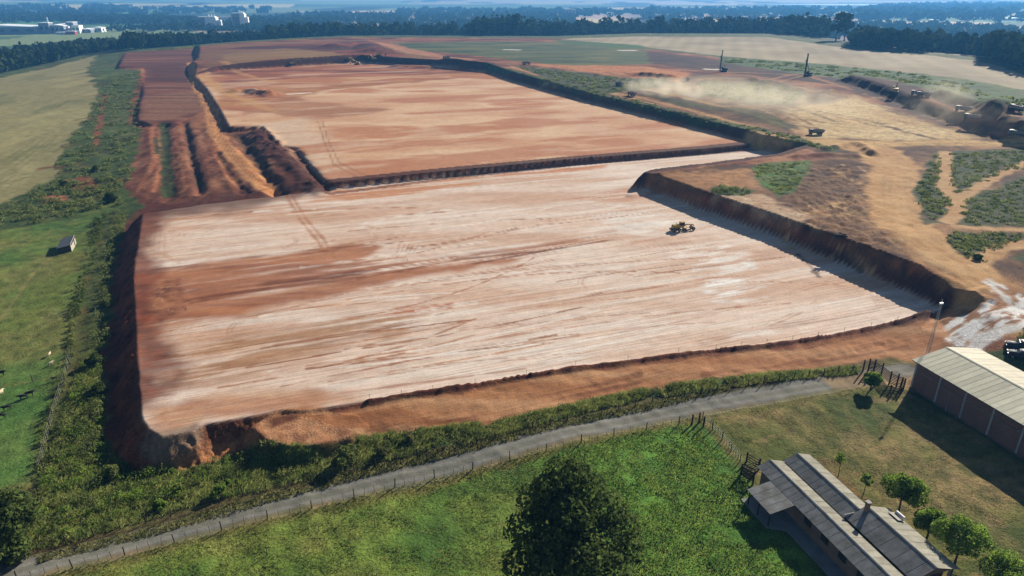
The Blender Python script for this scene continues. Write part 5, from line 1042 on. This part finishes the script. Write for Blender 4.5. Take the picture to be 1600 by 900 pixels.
place(make_car(mat('dark_pickup_paint', (.03,.032,.035), .45, .15, 1, spec=.35), True), 1597, 547, math.radians(155), 'dark pickup truck parked behind the black car', 'pickup')
mass_in([(1590,524),(1625,524),(1625,540),(1592,540)], 10, (.7,1.2), (1.2,2.0), 1500, .32, LF_SCRUB, 90, 'yard_bush', 'dark green bushes behind the parked cars')
q = at(1311, 370); o = MB()
for k in range(9): o.tube((random.uniform(-1.6,1.2), random.uniform(-.7,.7), random.uniform(.1,.5)), (random.uniform(-.6,2.0), random.uniform(-.8,.8), random.uniform(.2,.9)), random.uniform(.12,.25), n=7)
o = o.build('log_pile', M_DWOOD); o.location = q; tag(o, 'low dark heap of logs above the big cut slope', 'log pile')
# cows
def make_cow(m):
    v = [(-.75,0,1.2),(-.3,0,1.15),(.25,0,1.15),(.7,0,1.22),(1.0,0,1.35),(1.3,0,1.2),(1.5,0,1.02)]; e = [(i, i+1) for i in range(6)]; r = [.3,.34,.35,.3,.2,.15,.1]
    for x, s in ((-.68,1),(-.68,-1),(.62,1),(.62,-1)):
        k = 0 if x < 0 else 3; n = len(v); v += [(x+(.06 if x < 0 else 0), s*.18, .85), (x-(.08 if x < 0 else 0), s*.19, .5), (x, s*.19, 0.02)]; r += [.16,.085,.06]; e += [(k, n), (n, n+1), (n+1, n+2)]
    n = len(v); v += [(-1.02,0,1.15),(-1.1,0,.6)]; r += [.05,.03]; e += [(0, n), (n, n+1)]
    for s in (-1, 1): n = len(v); v += [(1.16,s*.24,1.38)]; r += [.05]; e += [(5, n)]
    me = bpy.data.meshes.new('cow'); me.from_pydata(v, e, []); o = link('cow', me); me.materials.append(m)
    o.modifiers.new('skin', 'SKIN'); o.modifiers.new('sub', 'SUBSURF').levels = 1; o.modifiers['sub'].render_levels = 1
    for i, q in enumerate(me.skin_vertices[0].data): q.radius = (r[i], r[i]); q.use_root = (i == 2)
    return o
cA = make_cow(mat('black_hide', (.02,.017,.015), .8, .3, 2)); cB = None
mw = mat('pale_hide', (.55,.45,.3), .85, .2, 2)
for k, (px, py, a, w, lb) in enumerate([(38,624,205,0,'dark cow left of a pair grazing in the left pasture'),(47,619,30,0,'dark cow right of a pair grazing in the left pasture'),(12,641,215,0,'dark cow grazing alone below the pair'),(2,587,20,0,'dark cow at the left frame edge above the pair'),(3,654,200,0,'dark cow at the left frame edge near the bottom of the herd'),(78,556,100,1,'small pale calf below the low pasture fence'),(80,570,60,1,'small pale calf nearest the hedge fence'),(86,594,200,0,'dark calf right beside the hedge fence'),(2,618,90,1,'pale cow at the left frame edge')]):
    if w:
        if cB is None: cB = cA.copy(); cB.data = cA.data.copy(); cB.data.materials[0] = mw; COL.objects.link(cB); o = cB
        else: o = cB.copy(); COL.objects.link(o)
    else:
        o = cA if k == 0 else cA.copy()
        if k: COL.objects.link(o)
    place(o, px, py, math.radians(a), lb, 'cow', 'cattle in the left pasture', .45 if 'calf' in lb else .68)
# ------------------------------------------------------------------ far plant, towers, roofs
M_FW = mat('far_white_wall', (.85,.85,.82), .7, .1, .1); M_FR = mat('far_roof', (.8,.82,.83), .6, .1, .1); M_FG = mat('far_grey_wall', (.22,.25,.3), .7, .15, .1); M_FGL = mat('far_window', (.05,.07,.1), .3, .1, 1)
def hall(x0, x1, py, d, h, label, ang=.18, wm=M_FG, wins=0, cat='building', name='factory_hall', flat=False):
    a = np.array(hit(x0, py)); b = np.array(hit(x1, py)); b = a+(b-a)/np.linalg.norm((b-a)[:2])*abs(np.dot((b-a)[:2], (b-a)[:2]))**.5; w = np.linalg.norm((b-a)[:2]); c = (a+b)/2; rz = math.atan2(b[1]-a[1], b[0]-a[0])
    w = abs(x1-x0)/FPX*np.linalg.norm(c[:2]); t = empty(name, (c[0], c[1], c[2]), ang, label, cat)
    MB().box((0, d/2, h/2-2), (w, d, h+4)).build('wall', wm, t)
    if flat: MB().box((0, d/2, h+.3), (w+.6, d+.6, .6)).build('roof', M_FR, t)
    else: MB().prism([(-w/2-.6, h), (w/2+.6, h), (w/2+.6, h+.5), (0, h+d*.07), (-w/2-.6, h+.5)], -.8, d+.8).build('roof', M_FR, t)
    for k in range(wins): MB().box((-w/2+w*(k+.5)/wins, -.1, h*.55), (w/wins*.55, .3, h*.3)).build('window', M_FGL, t)
    return t, w
hall(-60, 40, 54, 60, 14, 'long grey factory hall with white roof at the far left edge', .1, M_FG, 6)
hall(38, 52, 53.5, 30, 12, 'pale factory block joined to the long grey hall', .1, M_FW, 3, flat=True)
t_, w_ = hall(65, 77, 53, 18, 21, 'tall grey factory tower with slim chimney', .1, M_FG, 2, flat=True)
MB().tube((w_*.4, 5, 18), (w_*.4, 5, 32), 1.3, 1.0, 10).build('chimney', M_FW, t_)
hall(77, 98, 52.5, 45, 15, 'wide blue-grey factory hall right of the chimney tower', .1, M_FG, 4)
hall(97, 107, 52, 30, 13, 'white-walled end of the factory halls', .1, M_FW, 2, flat=True)
hall(107, 116, 51.5, 20, 21, 'second tall grey factory tower right of the halls', .1, M_FG, 2, flat=True); hall(115, 124, 52, 18, 15, 'pale tower block beside the second tall tower', .1, M_FW, 2, flat=True)
hall(124, 140, 51.5, 26, 7, 'low factory shed right of the towers', .1, M_FG, 3); hall(141, 157, 50.5, 24, 9, 'small cream building at the right end of the factory', .1, M_FW, 3)
hall(90, 104, 54, 10, 4, 'low white loading shed in front of the factory', .1, M_FW, 3); hall(105, 116, 54, 10, 6, 'small red and white shed in front of the factory', .1, M_REDP, 2)
def tower(px, pyb, pyt, wpx, d, label, split):
    c = np.array(hit(px, pyb)); dist = np.linalg.norm(c[:2]); h = (pyb-pyt)/FPX*dist; w = wpx/FPX*dist; t = empty('silo_tower', tuple(c), .12, label, 'tower')
    MB().box((-w*(1-split)/2, 0, h/2-4), (w*split, d, h+8)).build('grey_wall', M_FG, t); MB().box((w*split/2, 2, h*.5-4), (w*(1-split), d, h*.98+8)).build('white_wall', M_FW, t)
    MB().box((0, 0, h+1), (w*.9, d*.8, 2)).build('roof', M_FR, t); MB().box((w*.62, 0, h*.4-2), (w*.2, d*.5, h*.8+4)).build('stair_tower', M_FW, t)
    for k in range(3): MB().tube((w*.1+k*w*.15, 0, h+2), (w*.1+k*w*.15, 0, h+6), 1.2, n=8).build('vent', M_FR, t)
    for k in range(4): MB().box((-w*(1-split)/2+(k-1.5)*w*split*.2, -d/2-.1, h*.5), (w*split*.08, .4, h*.6)).build('window', M_FGL, t)
    MB().box((w*.9, -4, 2), (w*.5, 10, 9)).build('annex', M_FW, t)
tower(327, 47, 31, 24, 22, 'broad white and grey silo tower left of a pair above the woods', .4); tower(376, 46.5, 26, 17, 18, 'narrow taller silo tower right of a pair above the woods', .6)
def ware(px, py, w, d, h, label, m=M_FW): return hall(px-w/2, px+w/2, py, d, h, label, .05, m, 3)
ware(891, 27, 15, 22, 26, 'far grey slab building rising over the trees', M_FG); ware(952, 25, 6, 14, 12, 'tiny white dome-like shed among far trees'); ware(594, 45, 14, 20, 6, 'long white far shed inside the dark woods'); ware(640, 44, 10, 20, 5, 'second white shed to the right in the dark woods')
ware(1590, 32, 22, 24, 6, 'long pale far shed at the right frame edge'); ware(1462, 34, 9, 20, 5, 'pale far shed left of another at the upper right'); ware(1395, 17, 6, 20, 8, 'first tiny white house on the far right hills'); ware(1416, 17.5, 5, 18, 8, 'second tiny white house on the far right hills')
ware(238, 27, 7, 20, 6, 'tiny white farm roof in the teal fields above the factory')
# lake
a, b = P(1225, 8.5, 2), P(1352, 6.2, 2); pl = []
for t in range(24):
    th = 2*math.pi*t/24; c = (hit(1288, 8.0)); pl.append((c[0]+math.cos(th)*360*(1+.3*math.sin(3*th)), c[1]+math.sin(th)*420))
slab('lake', pl, max(gz(*p) for p in pl)+1.0, 20, mat('lake_water', (.5,.6,.66), .25, .05, .001, spec=.6), 'pale far lake shining below the right-hand hills', 'lake')  # pale base colour holds the reflected sky
# ------------------------------------------------------------------ woods
def wood_mesh(name, xy, hr, rr, nl, lm, seed, label, conifer=.15):
    rng = np.random.default_rng(seed); n = len(xy); z = land_h(xy[:, 0], xy[:, 1], False); h = rng.uniform(*hr, n)*(.8+.5*fbm(xy[:, 0]/60, xy[:, 1]/60, 2, seed)); r = rng.uniform(*rr, n)
    d = rng.normal(size=(n, nl, 3)); d /= np.linalg.norm(d, axis=2, keepdims=True); q = .7+.3*rng.random((n, nl, 1))
    ctr = np.stack([xy[:, 0], xy[:, 1], z+h*.58], 1)[:, None]; rad = np.stack([r, r, h*.45], 1)[:, None]
    cn = (rng.random(n) < conifer)[:, None]; p = ctr+d*rad*q; t = (p[..., 2]-z[:, None])/h[:, None]; k = np.where(cn, np.clip(1.25-t, .15, 1), 1)[..., None]; p = ctr+(p-ctr)*np.concatenate([k, k, np.ones_like(k)], 2)
    V, F = leaf_quads(p.reshape(-1, 3), d.reshape(-1, 3), 1.0, rng); s = np.repeat(np.repeat(r*.85, nl), 4)[:, None]; c = np.repeat(p.reshape(-1, 3), 4, 0); V = c+(V-c)*s
    return tag(link(name, raw_mesh(name, V, F, lm)), label, 'woods', None, 'stuff')
def belt(pxpoly, z, n, hr, rr, nl, seed, label, conifer=.15, name='forest_belt', lm=LF_FOR):
    rng = np.random.default_rng(seed); return wood_mesh(name, scatter(PP(pxpoly, z), n, rng), hr, rr, nl, lm, seed, label, conifer)
def wbelt(poly, n, hr, rr, nl, seed, label, conifer=.15): rng = np.random.default_rng(seed); return wood_mesh('forest_belt', scatter(poly, n, rng), hr, rr, nl, LF_FOR, seed, label, conifer)
def off(pts, k0, k1): return [(x*k0, y*k0) for x, y in pts]+[(x*k1, y*k1) for x, y in pts[::-1]]
CL = PP([(-90,140),(0,119),(60,107),(150,90),(195,82)],-4); wbelt(off(CL, 1.07, 1.32), 620, (9,15), (3.5,6), 34, 400, 'dark wood beyond the left straw field')
wbelt(off(PP([(195,82),(260,75),(310,70),(420,63)],2), 1.05, 1.3), 520, (11,19), (4,6.5), 30, 402, 'dark wood behind the terraced ground')
wbelt(off(PP([(420,62),(560,59),(760,59),(870,58)],9), 1.08, 1.5), 800, (12,18), (5,8), 24, 404, 'blue-grey wood behind the middle of the site')
wbelt(off(PP([(740,58),(800,58),(870,57),(1000,55),(1200,59),(1290,69)],11), 1.09, 1.3), 900, (18,25), (5,8), 26, 406, 'tall dark wood behind the striped field', .35)
wbelt(off(PP([(1330,78),(1400,85),(1448,88)],13), 1.04, 1.22), 260, (10,17), (4,7), 34, 408, 'dense dark grove jutting into the striped field')
wbelt(off(PP([(1445,88),(1500,93),(1560,104),(1640,128)],13), 1.12, 1.5), 420, (13,19), (5,8), 28, 410, 'dark wood at the right edge beyond the field')
wbelt(off(PP([(1540,100),(1600,116),(1660,130)],13), 1.03, 1.14), 150, (13,18), (4.5,7), 34, 412, 'nearest dark trees at the right frame edge')
rngf = np.random.default_rng(420)
for k, (poly, z, n, hr, rr, lb) in enumerate([([(0,36),(60,34),(240,40),(320,46),(320,34),(230,28),(60,24),(0,26)],-16,700,(12,20),(7,12),'dark woods behind the factory'),([(160,50),(330,50),(520,52),(520,30),(330,44),(200,46)],-16,520,(9,15),(6,10),'woods round the silo towers'),
        ([(400,50),(640,50),(900,45),(900,26),(640,24),(480,22),(320,40)],-15,1100,(11,18),(7,12),'wide blue wood in the middle distance'),([(1000,40),(1300,40),(1300,18),(1000,22)],-15,300,(10,16),(7,12),'hazy woods beyond the striped field'),([(1250,60),(1400,66),(1600,70),(1600,45),(1400,38),(1250,36)],-14,520,(9,15),(6,10),'scattered blue woods on the right'),
        ([(1330,24),(1600,26),(1600,5),(1400,6),(1340,12)],0,520,(14,26),(14,24),'far wooded hills at the upper right'),([(60,22),(420,16),(420,10),(120,13)],-6,130,(10,16),(14,24),'thin far woods at the upper left'),([(600,20),(1000,22),(1000,14),(620,12)],-4,170,(10,16),(14,24),'thin far woods at the top middle'),([(1000,18),(1330,17),(1330,10),(1000,11)],0,150,(12,18),(16,26),'faint far woods right of the middle'),([(0,18),(200,14),(200,8),(0,9)],0,80,(12,18),(18,28),'faint far woods at the top left')]):
    belt(poly, z, n, hr, rr, 16, 430+k, lb)
# trees that stand out of the woods
for k, (px, k_, h, r, lb) in enumerate([(1305,1.05,30,9,'tallest tree towering above the wood behind the striped field'),(1318,1.07,27,9,'second towering tree just right of the tallest one')]):
    p = P(px, 68, 13); x, y = p[0]*k_, p[1]*k_; put_tree('tall_tree', (x, y, gz(x, y)), tree_meshes('tall_tree', h*.3, h*.95, r, 16, 900, 2.2, LF_FOR, 500+k, .6, size=(.3,.5)), lb, 0, 1, 'trees towering over the wood')
# ------------------------------------------------------------------ dust
def dust(px0, py0, px1, py1, rx, ry, hz_, dens, seed, label, cut=.42):
    a, b = np.array(hit(px0, py0)), np.array(hit(px1, py1)); c = (a+b)/2; L_ = np.linalg.norm((b-a)[:2]); ang = math.atan2(b[1]-a[1], b[0]-a[0])
    m = bpy.data.materials.new('dust_air'); m.use_nodes = True; nt = m.node_tree; n = nt.nodes; l = nt.links; n.clear()
    tc = n.new('ShaderNodeTexCoord'); ln = n.new('ShaderNodeVectorMath'); ln.operation = 'LENGTH'; l.new(tc.outputs['Object'], ln.inputs[0])
    nz = n.new('ShaderNodeTexNoise'); nz.inputs['Scale'].default_value = .13; nz.inputs['Detail'].default_value = 6; geo = n.new('ShaderNodeNewGeometry'); l.new(geo.outputs['Position'], nz.inputs['Vector'])
    fall = n.new('ShaderNodeMapRange'); fall.inputs[1].default_value = 1; fall.inputs[2].default_value = .25; l.new(ln.outputs['Value'], fall.inputs[0])
    th = n.new('ShaderNodeMapRange'); th.inputs[1].default_value = cut; th.inputs[2].default_value = cut+.25; l.new(nz.outputs[0], th.inputs[0])
    mu = n.new('ShaderNodeMath'); mu.operation = 'MULTIPLY'; l.new(fall.outputs[0], mu.inputs[0]); l.new(th.outputs[0], mu.inputs[1]); m2 = n.new('ShaderNodeMath'); m2.operation = 'MULTIPLY'; m2.inputs[1].default_value = dens; l.new(mu.outputs[0], m2.inputs[0])
    v = n.new('ShaderNodeVolumePrincipled'); v.inputs['Color'].default_value = (.95,.86,.68,1); v.inputs['Anisotropy'].default_value = .3; l.new(m2.outputs[0], v.inputs['Density']); o = n.new('ShaderNodeOutputMaterial'); l.new(v.outputs[0], o.inputs['Volume'])
    bm = bmesh.new(); bmesh.ops.create_icosphere(bm, subdivisions=3, radius=1); me = bpy.data.meshes.new('dust_cloud'); bm.to_mesh(me); bm.free(); me.materials.append(m)
    o = link('dust_cloud', me); o.location = (c[0], c[1], c[2]+hz_*.45); o.rotation_euler = (0, 0, ang); o.scale = (L_/2+rx, ry, hz_); return tag(o, label, 'dust', None, 'stuff')
dust(976, 138, 1110, 160, 2, 14, 7, .075, 1, 'thick pale dust rolling behind the trucks above the upper platform', .38)
dust(1060, 146, 1310, 186, 20, 34, 9, .022, 2, 'thin dust drifting over the green strip right of the thick cloud', .3)
dust(1448, 149, 1515, 168, 3, 8, 7, .022, 3, 'dust trailing the trucks on the dark soil', .34)
dust(1410, 178, 1560, 205, 10, 20, 7, .008, 4, 'faint dust veil over the dark soil slope', .4)
# ------------------------------------------------------------------ haze
def haze():
    m = bpy.data.materials.new('haze_air'); m.use_nodes = True; n = m.node_tree.nodes; n.clear()
    v = n.new('ShaderNodeVolumePrincipled'); v.inputs['Color'].default_value = (.13, .46, 1, 1); v.inputs['Density'].default_value = .00016; v.inputs['Anisotropy'].default_value = .2
    o = n.new('ShaderNodeOutputMaterial'); m.node_tree.links.new(v.outputs[0], o.inputs['Volume'])
    bm = bmesh.new(); bmesh.ops.create_cube(bm, size=1)
    me = bpy.data.meshes.new('haze'); bm.to_mesh(me); bm.free(); me.materials.append(m)
    o = link('haze', me); o.location = (0, 0, 17.5); o.scale = (92000, 92000, 125)
    tag(o, 'pale blue haze filling the air over the valley', 'haze', None, 'stuff')
haze()
